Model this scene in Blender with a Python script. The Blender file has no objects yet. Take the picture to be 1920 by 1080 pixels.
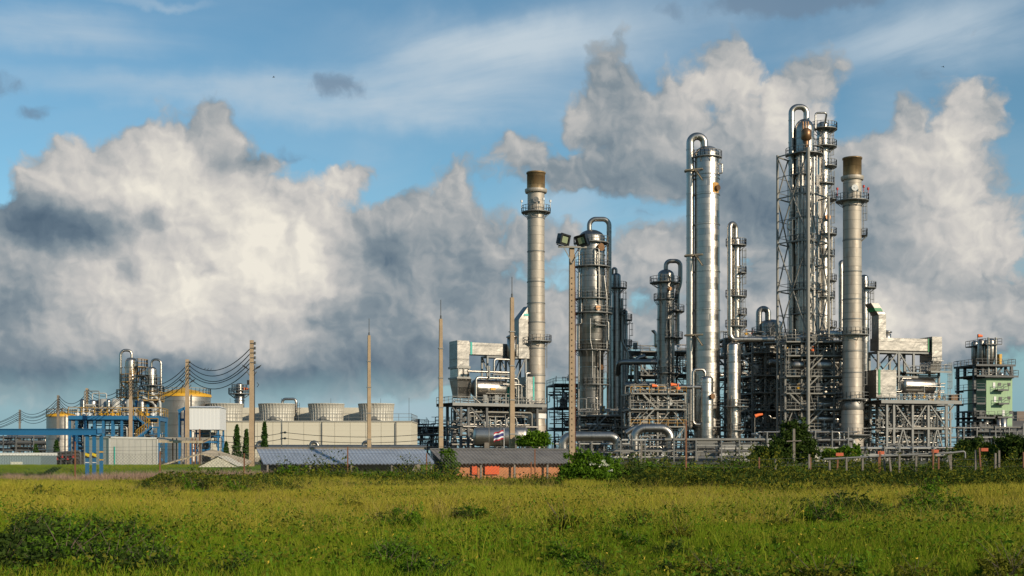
import bpy, math, random
import numpy as np
from mathutils import Vector, Matrix

C = bpy.context.scene.collection
SC = bpy.context.scene
R = math.radians

# ---------------------------------------------------------------- camera
F, HX, HY, CAMH = 2400.0, 960.0, 855.0, 1.9      # focal length, principal column, horizon row (photo pixels), eye height
cam_data = bpy.data.cameras.new("camera")
cam = bpy.data.objects.new("camera", cam_data)
C.objects.link(cam)
cam.location = (0, 0, CAMH)
cam.rotation_euler = (R(90), 0, 0)
cam_data.sensor_width = 36.0
cam_data.lens = F / 1920 * 36.0
cam_data.shift_y = (HY - 540) / 1920.0
cam_data.clip_start = 0.5
cam_data.clip_end = 20000
SC.camera = cam

# ---------------------------------------------------------------- light
SUN_AZ, SUN_EL = 46.0, 21.0      # degrees to the right of straight behind the camera, elevation
sun_dir = Vector((math.sin(R(SUN_AZ)) * math.cos(R(SUN_EL)), -math.cos(R(SUN_AZ)) * math.cos(R(SUN_EL)), math.sin(R(SUN_EL))))
ld = bpy.data.lights.new("sun", 'SUN')
ld.energy = 4.6
ld.angle = R(0.5)
ld.color = (1.0, 0.86, 0.66)
sun = bpy.data.objects.new("sun", ld)
C.objects.link(sun)
sun.rotation_euler = sun_dir.to_track_quat('Z', 'Y').to_euler()
SC.view_settings.view_transform = 'Standard'
SC.view_settings.look = 'None'
SC.view_settings.exposure = 0.0
SC.view_settings.gamma = 1.0
SC.cycles.max_bounces = 6
SC.cycles.diffuse_bounces = 3
SC.cycles.glossy_bounces = 3
SC.cycles.transparent_max_bounces = 8

# ---------------------------------------------------------------- sky (world): Nishita air with a procedural cloud field over direction
world = bpy.data.worlds.new("World")
SC.world = world
world.use_nodes = True
world.cycles.sampling_method = 'MANUAL'
world.cycles.sample_map_resolution = 512
NT = world.node_tree
NT.nodes.clear()


class G:
    """small helper that writes node graphs"""
    def __init__(s, nt): s.nt = nt
    def n(s, t, **k):
        x = s.nt.nodes.new(t)
        for a, b in k.items(): setattr(x, a, b)
        return x
    def put(s, sock, v):
        if isinstance(v, bpy.types.NodeSocket): s.nt.links.new(v, sock)
        elif v is not None: sock.default_value = v
    def m(s, op, a, b=None, c=None, clamp=False):
        x = s.n('ShaderNodeMath', operation=op, use_clamp=clamp)
        s.put(x.inputs[0], a); s.put(x.inputs[1], b); s.put(x.inputs[2], c)
        return x.outputs[0]
    def vm(s, op, a, b=None, c=None):
        x = s.n('ShaderNodeVectorMath', operation=op)
        s.put(x.inputs[0], a)
        if b is not None: s.put(x.inputs[1], b)
        if c is not None: s.put(x.inputs[2], c)
        return x.outputs['Value'] if op in ('DOT_PRODUCT', 'LENGTH') else x.outputs[0]
    def mix(s, f, a, b, bt='MIX'):
        x = s.n('ShaderNodeMix', data_type='RGBA', blend_type=bt)
        s.put(x.inputs['Factor'], f); s.put(x.inputs['A'], a); s.put(x.inputs['B'], b)
        for i in x.inputs:
            pass
        return x.outputs['Result']
    def mixc(s, f, a, b, bt='MIX'):
        x = s.n('ShaderNodeMix', data_type='RGBA', blend_type=bt)
        s.put(x.inputs[0], f)
        s.put(x.inputs[6], a if not isinstance(a, tuple) else (*a[:3], 1))
        s.put(x.inputs[7], b if not isinstance(b, tuple) else (*b[:3], 1))
        return x.outputs[2]
    def ss(s, v, lo, hi, a=0.0, b=1.0):
        x = s.n('ShaderNodeMapRange', interpolation_type='SMOOTHSTEP')
        s.put(x.inputs[0], v)
        for i, q in enumerate((lo, hi, a, b)): s.put(x.inputs[1 + i], q)
        return x.outputs[0]
    def lin(s, v, lo, hi, a=0.0, b=1.0):
        x = s.n('ShaderNodeMapRange')
        s.put(x.inputs[0], v)
        for i, q in enumerate((lo, hi, a, b)): s.put(x.inputs[1 + i], q)
        return x.outputs[0]
    def noise(s, vec, scale, detail=4, rough=0.55, dist=0.0, dims='3D', col=False):
        x = s.n('ShaderNodeTexNoise', noise_dimensions=dims)
        s.put(x.inputs['Vector'], vec)
        x.inputs['Scale'].default_value = scale; x.inputs['Detail'].default_value = detail
        x.inputs['Roughness'].default_value = rough; x.inputs['Distortion'].default_value = dist
        return x.outputs['Color' if col else 'Fac']
    def ramp(s, f, stops, interp='LINEAR'):
        x = s.n('ShaderNodeValToRGB')
        s.put(x.inputs[0], f)
        e = x.color_ramp; e.interpolation = interp
        while len(e.elements) < len(stops): e.elements.new(0.5)
        for el, (p, c) in zip(e.elements, stops):
            el.position = p; el.color = (*c, 1)
        return x.outputs[0]
    def comb(s, x_, y_, z_):
        x = s.n('ShaderNodeCombineXYZ')
        for i, q in enumerate((x_, y_, z_)): s.put(x.inputs[i], q)
        return x.outputs[0]
    def sep(s, v):
        x = s.n('ShaderNodeSeparateXYZ'); s.put(x.inputs[0], v)
        return x.outputs


def srgb(r, g, b):
    f = lambda c: (c / 255 / 12.92) if c / 255 <= 0.04045 else ((c / 255 + 0.055) / 1.055) ** 2.4
    return (f(r), f(g), f(b))


def sky_q(px, py):
    """direction of a place in the sky -> cloud coordinates (azimuth, elevation, in units of 1/24 rad)"""
    return (math.atan((px - HX) / F) * 24, math.atan((HY - py) / math.hypot(F, px - HX)) * 24)


g = G(NT)
tc = g.n('ShaderNodeTexCoord')
dx, dy, dz = g.sep(tc.outputs['Generated'])
az = g.m('ARCTAN2', dx, g.m('ABSOLUTE', dy))       # the cloud field is mirrored behind the viewer
el = g.m('ARCTAN2', dz, g.m('SQRT', g.m('ADD', g.m('MULTIPLY', dx, dx), g.m('MULTIPLY', dy, dy))))
QX, QY = g.m('MULTIPLY', az, 24.0), g.m('MULTIPLY', el, 24.0)
Q = g.comb(QX, QY, 0.0)

# slow domain warp, then the fine billows
w1 = g.vm('SUBTRACT', g.noise(Q, 0.75, 3, 0.55, col=True), (0.5, 0.5, 0.5))
w2 = g.vm('SUBTRACT', g.noise(Q, 2.4, 5, 0.60, col=True), (0.5, 0.5, 0.5))
QW = g.vm('MULTIPLY_ADD', w1, (0.8, 0.7, 0.0), Q)
QW = g.vm('MULTIPLY_ADD', w2, (0.30, 0.30, 0.0), QW)


def blobs(q, items):
    """sum of soft ellipses: (px, py, rx, ry, weight) in photo pixels"""
    acc = None
    for (px, py, rx, ry, w) in items:
        cx, cy = sky_q(px, py)
        ix, iy = 100.0 / rx, 100.0 / ry
        v = g.vm('MULTIPLY_ADD', q, (ix, iy, 0), (-cx * ix, -cy * iy, 0))
        d = g.vm('DOT_PRODUCT', v, v)
        k = g.m('SUBTRACT', 1.0, d, clamp=True)
        k = g.m('MULTIPLY', k, k)
        acc = g.m('MULTIPLY_ADD', k, w, acc if acc is not None else 0.0)
    return acc


def relief(scale, detail, rough, off, seed):
    qa = g.vm('ADD', QW, (seed, seed * 1.7, seed))
    a = g.noise(qa, scale, detail, rough)
    b = g.noise(g.vm('ADD', qa, off), scale, detail, rough)
    return a, g.m('SUBTRACT', a, b)

COVER = [  # where cumulus stands
    (330, 275, 150, 110, 1.1), (405, 225, 60, 75, 0.8), (215, 320, 150, 100, 1.0), (110, 350, 110, 100, 0.9), (60, 480, 200, 140, 1.0),
    (300, 430, 330, 190, 1.2), (560, 420, 170, 110, 1.0), (650, 330, 62, 60, 0.9), (250, 600, 460, 190, 1.2), (620, 560, 330, 220, 1.2),
    (860, 320, 75, 70, 0.62), (965, 280, 85, 55, 0.8), (830, 400, 140, 90, 0.7), (900, 560, 220, 220, 0.9), (760, 470, 170, 120, 0.9),
    (1150, 115, 80, 85, 0.72), (1130, 220, 115, 110, 0.9), (1230, 210, 110, 110, 0.8), (1350, 110, 85, 90, 1.0), (1390, 220, 190, 130, 1.0),
    (1520, 150, 95, 90, 0.95), (1170, 325, 170, 62, 1.0), (1470, 330, 250, 150, 1.1), (1330, 440, 190, 120, 0.85), (1560, 470, 200, 160, 1.0),
    (1700, 200, 62, 62, 0.8), (1830, 200, 95, 85, 0.95), (1760, 300, 170, 110, 0.95), (1800, 450, 220, 190, 1.1), (1620, 620, 240, 130, 1.0),
    (1850, 620, 240, 130, 1.0), (1330, 640, 260, 120, 0.75), (1110, 600, 170, 140, 0.75), (1460, 560, 200, 130, 0.8), (200, 705, 800, 75, 1.0), (900, 700, 420, 65, 0.8),
    (500, 300, 60, 26, 0.6), (1040, 430, 130, 60, 0.35), (1130, 470, 190, 90, 0.55), (700, 330, 40, 40, 0.4), (780, 390, 90, 70, 0.5), (1250, 520, 160, 130, 0.7), (1160, 250, 110, 110, 0.4), (1640, 330, 120, 130, 0.7), (1250, 260, 110, 100, 0.4), (60, 600, 200, 120, 0.5), (690, 640, 300, 90, 0.5), (990, 330, 120, 90, 0.65), (930, 430, 130, 90, 0.45), (1050, 340, 80, 60, 0.5), (740, 410, 80, 60, 0.35), (1010, 620, 260, 110, 0.8), (1640, 480, 140, 160, 0.6), (430, 330, 200, 100, 0.7), (1240, 330, 120, 70, 0.5), (180, 700, 900, 70, 0.5), (120, 740, 620, 60, 0.8), (90, 480, 240, 160, 0.5), (1270, 120, 60, 90, 0.3),
]
BRIGHT = [  # sunlit faces (+) and slate undersides (-)
    (330, 300, 210, 130, 0.20), (450, 430, 330, 200, 0.34), (180, 340, 170, 110, 0.24), (330, 560, 330, 150, 0.34), (560, 470, 200, 150, 0.26), (650, 330, 80, 60, 0.22),
    (105, 420, 175, 70, -0.85), (440, 300, 100, 30, -0.34), (410, 215, 60, 60, -0.04), (290, 400, 42, 38, -0.42), (240, 495, 34, 38, -0.40), (390, 500, 36, 26, -0.30), (545, 450, 24, 34, -0.30), (30, 560, 110, 110, -0.34),
    (700, 455, 130, 90, -0.40), (860, 450, 160, 90, -0.12), (800, 560, 220, 160, -0.22), (250, 715, 560, 70, -0.78), (800, 690, 420, 80, -0.50), (660, 600, 130, 70, -0.18), (960, 285, 110, 70, 0.08),
    (1150, 110, 90, 90, -0.18), (1120, 250, 120, 120, -0.20), (1130, 330, 210, 55, -0.34), (1250, 205, 110, 80, 0.06), (1370, 150, 130, 110, 0.24), (1480, 230, 160, 110, 0.26), (1330, 340, 200, 80, -0.34), (1540, 360, 150, 90, -0.12),
    (1420, 420, 170, 90, -0.42), (1620, 420, 110, 140, -0.28), (1820, 220, 140, 110, 0.20), (1740, 320, 140, 100, 0.34), (1820, 430, 150, 130, 0.34), (1700, 590, 150, 90, 0.34), (1900, 500, 110, 120, 0.10),
    (1650, 700, 300, 70, -0.10), (1870, 680, 140, 50, -0.35), (1800, 540, 150, 50, -0.18), (1420, 545, 60, 50, -0.35), (1200, 620, 140, 70, -0.05), (990, 520, 140, 130, -0.10), (1400, 470, 60, 26, 0.30), (1500, 560, 160, 60, 0.15),
]
SCRAPS = [(630, 165, 85, 34, 1.0), (75, 215, 48, 28, 0.9), (10, 165, 60, 36, 0.8), (1500, -4, 240, 50, 1.9), (1260, 12, 60, 30, 0.6), (1190, 400, 70, 40, 0.4), (1760, 130, 160, 30, 0.35), (1800, 190, 90, 40, 0.5), (540, 285, 60, 26, 0.6)]

cov = blobs(QW, COVER)
n_big, r_big = relief(1.05, 5, 0.50, (0.24, 0.20, 0.0), 3.1)
def puffs(off=None):
    # heaped round heads: the inverse of a cellular distance, in three sizes
    v = g.n('ShaderNodeTexVoronoi', voronoi_dimensions='2D', feature='SMOOTH_F1')
    q = g.vm('MULTIPLY_ADD', w2, (0.35, 0.35, 0.0), g.vm('MULTIPLY_ADD', w1, (0.7, 0.6, 0.0), Q))
    g.put(v.inputs['Vector'], g.vm('ADD', q, off) if off else q)
    v.inputs['Scale'].default_value = 0.95; v.inputs['Detail'].default_value = 2.0; v.inputs['Roughness'].default_value = 0.5; v.inputs['Lacunarity'].default_value = 2.3
    v.inputs['Smoothness'].default_value = 0.35
    return g.m('SUBTRACT', 1.0, v.outputs['Distance'])
p_a = puffs(); r_puf = g.m('SUBTRACT', p_a, puffs((0.10, 0.09, 0.0)))
n_fin, r_fin = relief(3.2, 6, 0.55, (0.09, 0.08, 0.0), 9.4)
dens = g.m('ADD', cov, g.m('ADD', g.m('MULTIPLY', g.m('SUBTRACT', n_big, 0.5), 1.05), g.m('MULTIPLY', g.m('SUBTRACT', n_fin, 0.5), 0.80)))
dens = g.m('ADD', dens, g.m('MULTIPLY', g.m('SUBTRACT', p_a, 0.40), 0.42))
alpha = g.ss(dens, 0.25, 0.72)
# plain overcast everywhere the photo does not look, so that metal has something to mirror
bri = blobs(QW, BRIGHT)
lum = g.m('ADD', 0.60, g.m('MULTIPLY', bri, 0.66))
lum = g.m('ADD', lum, g.m('MULTIPLY', r_puf, 0.20))
lum = g.m('ADD', lum, g.m('MULTIPLY', r_big, 0.34))
lum = g.m('ADD', lum, g.m('MULTIPLY', r_fin, 0.20))
lum = g.m('ADD', lum, g.m('MULTIPLY', g.m('SUBTRACT', n_big, 0.5), 0.40))
lum = g.m('SUBTRACT', lum, g.m('MULTIPLY', g.m('SUBTRACT', 1.0, g.ss(dens, 0.40, 0.95)), 0.10))
cloud = g.ramp(lum, [(0.0, srgb(80, 100, 118)), (0.20, srgb(101, 119, 134)), (0.40, srgb(131, 144, 153)), (0.56, srgb(163, 168, 171)), (0.76, srgb(202, 199, 195)), (1.0, srgb(238, 232, 219))])

# clear air: Nishita, seen through a thin high veil
skyt = g.n('ShaderNodeTexSky')
skyt.sky_type = 'NISHITA'
skyt.sun_disc = False
skyt.sun_elevation = R(SUN_EL)
skyt.sun_rotation = math.atan2(sun_dir.x, sun_dir.y)
skyt.air_density = 1.0; skyt.dust_density = 0.15; skyt.ozone_density = 3.0
STRENGTH = 0.10
air = g.vm('MULTIPLY', skyt.outputs[0], (STRENGTH * 0.92, STRENGTH * 1.17, STRENGTH * 1.10))
air = g.mixc(g.ss(QY, 0.7, 3.4, 0.97, 0.0), air, srgb(136, 172, 182))       # humid teal air low over the horizon
veil_q = g.comb(g.m('MULTIPLY_ADD', QX, 0.22, g.m('MULTIPLY', QY, 0.10)), g.m('MULTIPLY_ADD', QX, -0.10, g.m('MULTIPLY', QY, 0.85)), 4.0)
veil = g.ss(g.noise(veil_q, 0.8, 7, 0.55, 0.5), 0.36, 0.70)
veil_b = blobs(QW, [(880, 95, 420, 90, 0.9), (1150, 60, 420, 110, 0.5), (120, 60, 260, 60, 0.6), (700, 190, 620, 70, 0.8), (200, 160, 300, 40, 0.35), (1750, 70, 330, 110, 0.8), (300, 8, 120, 14, 0.7), (1000, 200, 300, 90, 0.4), (640, 770, 500, 50, 0.5), (1120, 480, 160, 150, 0.6), (1060, 390, 140, 70, 0.7), (1660, 230, 120, 120, 0.5), (720, 330, 120, 90, 0.3), (1250, 430, 120, 90, 0.5)])
veil_f = g.m('MULTIPLY', g.m('ADD', g.m('MULTIPLY', veil_b, g.m('MULTIPLY_ADD', veil, 0.75, 0.35)), g.m('MULTIPLY', veil, 0.14)), 0.80, clamp=True)
air2 = g.mixc(veil_f, air, srgb(190, 205, 216))
scr = blobs(QW, SCRAPS)
scr_a = g.ss(g.m('ADD', scr, g.m('MULTIPLY', g.m('SUBTRACT', n_fin, 0.5), 1.3)), 0.20, 1.10, 0.0, 0.75)
air3 = g.mixc(scr_a, air2, srgb(112, 134, 156))
# the cumulus bank thins out into clear teal air above the horizon
clear_low = g.ss(g.m('ADD', QY, g.m('MULTIPLY', g.m('SUBTRACT', n_big, 0.5), 0.9)), 0.55, 1.75, 0.06, 1.0)
final = g.mixc(g.m('MULTIPLY', alpha, clear_low), air3, cloud)
bg = g.n('ShaderNodeBackground')
g.put(bg.inputs[0], final)
bg.inputs[1].default_value = 1.0
out = g.n('ShaderNodeOutputWorld')
NT.links.new(bg.outputs[0], out.inputs[0])

# ================================================================ materials
MATS = {}


def mat(name, col, rough=0.6, metal=0.0, var=0.12, scale=0.6, bump=0.0, bscale=4.0, spec=None):
    if name in MATS: return MATS[name]
    m = bpy.data.materials.new(name); m.use_nodes = True
    h = G(m.node_tree); p = m.node_tree.nodes['Principled BSDF']
    t = h.n('ShaderNodeNewGeometry').outputs['Position']
    n = h.noise(t, scale, 5, 0.6)
    n2 = h.noise(t, scale * 9, 3, 0.6)
    f = h.m('MULTIPLY_ADD', h.m('SUBTRACT', h.m('MULTIPLY_ADD', n2, 0.5, n), 0.75), var * 4, 1.0)
    c = h.vm('MULTIPLY', (*col,), h.comb(f, f, f))
    h.put(p.inputs['Base Color'], c)
    p.inputs['Roughness'].default_value = rough; p.inputs['Metallic'].default_value = metal
    if spec is not None: p.inputs['Specular IOR Level'].default_value = spec
    if bump:
        b = h.n('ShaderNodeBump'); b.inputs['Strength'].default_value = bump; b.inputs['Distance'].default_value = 0.1
        h.put(b.inputs['Height'], h.noise(t, bscale, 4, 0.6))
        m.node_tree.links.new(b.outputs[0], p.inputs['Normal'])
    MATS[name] = m
    return m


def clad(name, col, rough=0.34, metal=1.0, ph=1.1, nseg=6, var=0.10, dent=0.25, rust=0.0, dsc=1.3, seamk=0.30):
    """metal sheet jacket: courses of panels round the object's own axis, each a little different, with stains"""
    if name in MATS: return MATS[name]
    m = bpy.data.materials.new(name); m.use_nodes = True
    h = G(m.node_tree); p = m.node_tree.nodes['Principled BSDF']
    o = h.n('ShaderNodeTexCoord').outputs['Object']
    x, y, z = h.sep(o)
    a = h.m('MULTIPLY', h.m('ARCTAN2', y, x), nseg / (2 * math.pi))
    row = h.m('FLOOR', h.m('DIVIDE', z, ph))
    a = h.m('ADD', a, h.m('MULTIPLY', row, 0.37))
    wn = h.n('ShaderNodeTexWhiteNoise', noise_dimensions='3D')
    h.put(wn.inputs['Vector'], h.comb(h.m('FLOOR', a), row, 1.7))
    v = wn.outputs['Value']
    seam = h.m('LESS_THAN', h.m('FRACT', h.m('DIVIDE', z, ph)), 0.07)
    pos = h.n('ShaderNodeNewGeometry').outputs['Position']
    ns = h.noise(pos, 0.45, 5, 0.62)
    st = h.noise(h.vm('MULTIPLY', pos, (1.0, 1.0, 0.12)), 1.6, 5, 0.65)     # run-off streaks
    f = h.m('ADD', 1.0, h.m('ADD', h.m('MULTIPLY', h.m('SUBTRACT', v, 0.5), var * 2), h.m('MULTIPLY', h.m('SUBTRACT', ns, 0.5), var * 2.4)))
    f = h.m('ADD', f, h.m('MULTIPLY', h.m('SUBTRACT', st, 0.5), var * 2.2))
    f = h.m('MULTIPLY', f, h.m('SUBTRACT', 1.0, h.m('MULTIPLY', seam, seamk)))
    c = h.vm('MULTIPLY', (*col,), h.comb(f, f, f))
    if rust:
        c = h.mixc(h.m('MULTIPLY', h.ss(h.m('ADD', st, h.m('MULTIPLY', ns, 0.5)), 0.80, 0.98), rust), c, (0.20, 0.085, 0.03))
    h.put(p.inputs['Base Color'], c)
    p.inputs['Metallic'].default_value = metal
    h.put(p.inputs['Roughness'], h.m('ADD', rough, h.m('MULTIPLY', h.m('SUBTRACT', v, 0.5), 0.16)))
    b = h.n('ShaderNodeBump'); b.inputs['Strength'].default_value = dent; b.inputs['Distance'].default_value = 0.12
    h.put(b.inputs['Height'], h.m('ADD', h.noise(pos, dsc, 3, 0.5), h.m('MULTIPLY', v, 0.25)))
    m.node_tree.links.new(b.outputs[0], p.inputs['Normal'])
    MATS[name] = m
    return m


def stripes(name, c1, c2, per, ax=(0, 0, 1), rough=0.5, duty=0.5):
    if name in MATS: return MATS[name]
    m = bpy.data.materials.new(name); m.use_nodes = True
    h = G(m.node_tree); p = m.node_tree.nodes['Principled BSDF']
    o = h.n('ShaderNodeTexCoord').outputs['Object']
    k = h.m('LESS_THAN', h.m('FRACT', h.m('DIVIDE', h.vm('DOT_PRODUCT', o, ax), per)), duty)
    h.put(p.inputs['Base Color'], h.mixc(k, c1, c2)); p.inputs['Roughness'].default_value = rough
    MATS[name] = m
    return m


def leafmat(name, col, col2, trans=0.25):
    if name in MATS: return MATS[name]
    m = bpy.data.materials.new(name); m.use_nodes = True
    nt = m.node_tree; h = G(nt); p = nt.nodes['Principled BSDF']
    geo = h.n('ShaderNodeNewGeometry')
    n = h.noise(geo.outputs['Position'], 0.9, 3, 0.5)
    f = h.m('ADD', h.m('MULTIPLY', geo.outputs['Random Per Island'], 0.6), h.m('MULTIPLY', n, 0.6), clamp=True)
    c = h.mixc(f, col, col2)
    h.put(p.inputs['Base Color'], c); p.inputs['Roughness'].default_value = 0.75
    p.inputs['Specular IOR Level'].default_value = 0.06
    t = h.n('ShaderNodeBsdfTranslucent'); h.put(t.inputs[0], c)
    mx = h.n('ShaderNodeMixShader'); mx.inputs[0].default_value = trans
    nt.links.new(p.outputs[0], mx.inputs[1]); nt.links.new(t.outputs[0], mx.inputs[2])
    nt.links.new(mx.outputs[0], nt.nodes['Material Output'].inputs[0])
    MATS[name] = m
    return m

STEEL = clad('stainless_jacket', (0.46, 0.422, 0.372), 0.37, var=0.17, rust=0.22)
STEEL_D = clad('weathered_jacket', (0.29, 0.272, 0.248), 0.36, var=0.18)
STACK = clad('stack_jacket', (0.40, 0.355, 0.295), 0.58, 0.45, ph=1.6, nseg=5, var=0.10, rust=0.35)
DUCT = clad('crinkled_duct_sheet', (0.245, 0.232, 0.212), 0.47, 0.8, ph=2.6, nseg=3, var=0.14, dent=0.9, dsc=0.55, seamk=0.2)
TANK = clad('tank_plate', (0.42, 0.385, 0.34), 0.40, 0.85, ph=1.9, nseg=7, var=0.12, rust=0.2)
PIPE = mat('pipe_jacket', (0.42, 0.388, 0.345), 0.36, 1.0, 0.16, 0.5, 0.2, 2.0)
PIPE_D = mat('dull_pipe_jacket', (0.31, 0.295, 0.27), 0.42, 1.0, 0.16, 0.5, 0.2, 2.0)
PIPE_W = mat('pale_painted_pipe', (0.42, 0.41, 0.375), 0.5, 0.1, 0.14)
GALV = mat('galvanised_steel', (0.185, 0.185, 0.175), 0.55, 0.35, 0.14)
GALV_L = mat('pale_galvanised_steel', (0.225, 0.215, 0.19), 0.55, 0.3, 0.14)
DARK = mat('dark_painted_steel', (0.088, 0.089, 0.088), 0.6, 0.2, 0.15)
RUST = mat('rusty_steel', (0.20, 0.085, 0.04), 0.8, 0.1, 0.25, 1.2)
CAPM = clad('scorched_jacket', (0.27, 0.185, 0.095), 0.5, 0.5, ph=1.5, nseg=5, var=0.28, rust=0.5)
BRONZE = mat('scorched_vessel', (0.22, 0.12, 0.06), 0.4, 0.7, 0.2)
TEAL = mat('teal_paint', (0.02, 0.36, 0.29), 0.5)
GREENB = mat('green_band_paint', (0.02, 0.22, 0.08), 0.5)
BLUE = mat('blue_paint', (0.016, 0.125, 0.265), 0.5, 0.0, 0.10)
YRAIL = mat('ochre_rail_paint', (0.34, 0.19, 0.018), 0.55)
YELLOW = mat('yellow_paint', (0.56, 0.30, 0.018), 0.5, 0.0, 0.10)
ORANGE = mat('orange_paint', (0.85, 0.17, 0.04), 0.6, 0.0, 0.08)
REDP = mat('red_paint', (0.45, 0.03, 0.02), 0.5)
WHITE = mat('white_paint', (0.70, 0.69, 0.66), 0.55, 0.0, 0.06)
BLACK = mat('black_housing', (0.012, 0.012, 0.013), 0.4)
LENS = mat('lamp_lens', (0.25, 0.29, 0.18), 0.12, 0.0, 0.05, spec=0.8)
CONC = mat('pole_concrete', (0.34, 0.245, 0.155), 0.85, 0.0, 0.16, 1.2, 0.3, 6)
CONC_G = mat('grey_concrete', (0.19, 0.165, 0.135), 0.9, 0.0, 0.2, 1.2, 0.3, 6)
CREAM = stripes('cream_cladding', (0.60, 0.55, 0.43), (0.54, 0.49, 0.38), 0.8, (0, 0, 1), 0.6, 0.08)
FANW = stripes('fan_stack_shell', (0.57, 0.545, 0.47), (0.36, 0.34, 0.30), 0.28, (1, 0.15, 0), 0.6, 0.12)
ROOF_B = mat('blue_grey_roof_sheet', (0.33, 0.37, 0.43), 0.45, 0.25, 0.16, 0.8)
ROOF_D = mat('dark_roof_sheet', (0.19, 0.17, 0.15), 0.6, 0.1, 0.26, 0.8)
THATCH = mat('bleached_reed_roof', (0.44, 0.36, 0.25), 0.9, 0.0, 0.25, 1.5, 0.6, 9)
WALL_O = mat('orange_wall_paint', (0.42, 0.17, 0.07), 0.85, 0.0, 0.25, 1.4)
WALL_R = mat('bright_orange_cloth', (0.62, 0.095, 0.022), 0.8)
GREENP = stripes('green_wall_sheet', (0.27, 0.41, 0.22), (0.22, 0.34, 0.18), 0.6, (1, 1, 0), 0.55, 0.12)
CONT = mat('container_paint', (0.46, 0.45, 0.42), 0.55, 0.1, 0.10, 0.8)
CABB = stripes('blue_grey_sheet', (0.23, 0.29, 0.31), (0.15, 0.20, 0.22), 0.22, (1, 0, 0), 0.6, 0.3)
CABLE = mat('black_cable', (0.015, 0.016, 0.018), 0.6)
HAZARD = stripes('hazard_stripes', (0.70, 0.50, 0.02), (0.015, 0.015, 0.015), 0.42, (0.5, 0, 1), 0.5)
BARK = mat('bark', (0.11, 0.08, 0.055), 0.9, 0, 0.2, 3)
LEAF = leafmat('leaf_mid', (0.032, 0.080, 0.008), (0.120, 0.215, 0.014))
LEAF_D = leafmat('leaf_dark', (0.016, 0.036, 0.008), (0.060, 0.092, 0.016))
LEAF_C = leafmat('conifer_needles', (0.015, 0.045, 0.010), (0.050, 0.100, 0.020), 0.15)
LEAF_O = leafmat('leaf_olive', (0.050, 0.062, 0.008), (0.200, 0.195, 0.020))
FLOWER = mat('white_petals', (0.62, 0.62, 0.48), 0.7)
FLOWER_Y = mat('yellow_petals', (0.50, 0.36, 0.03), 0.7)


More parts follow.
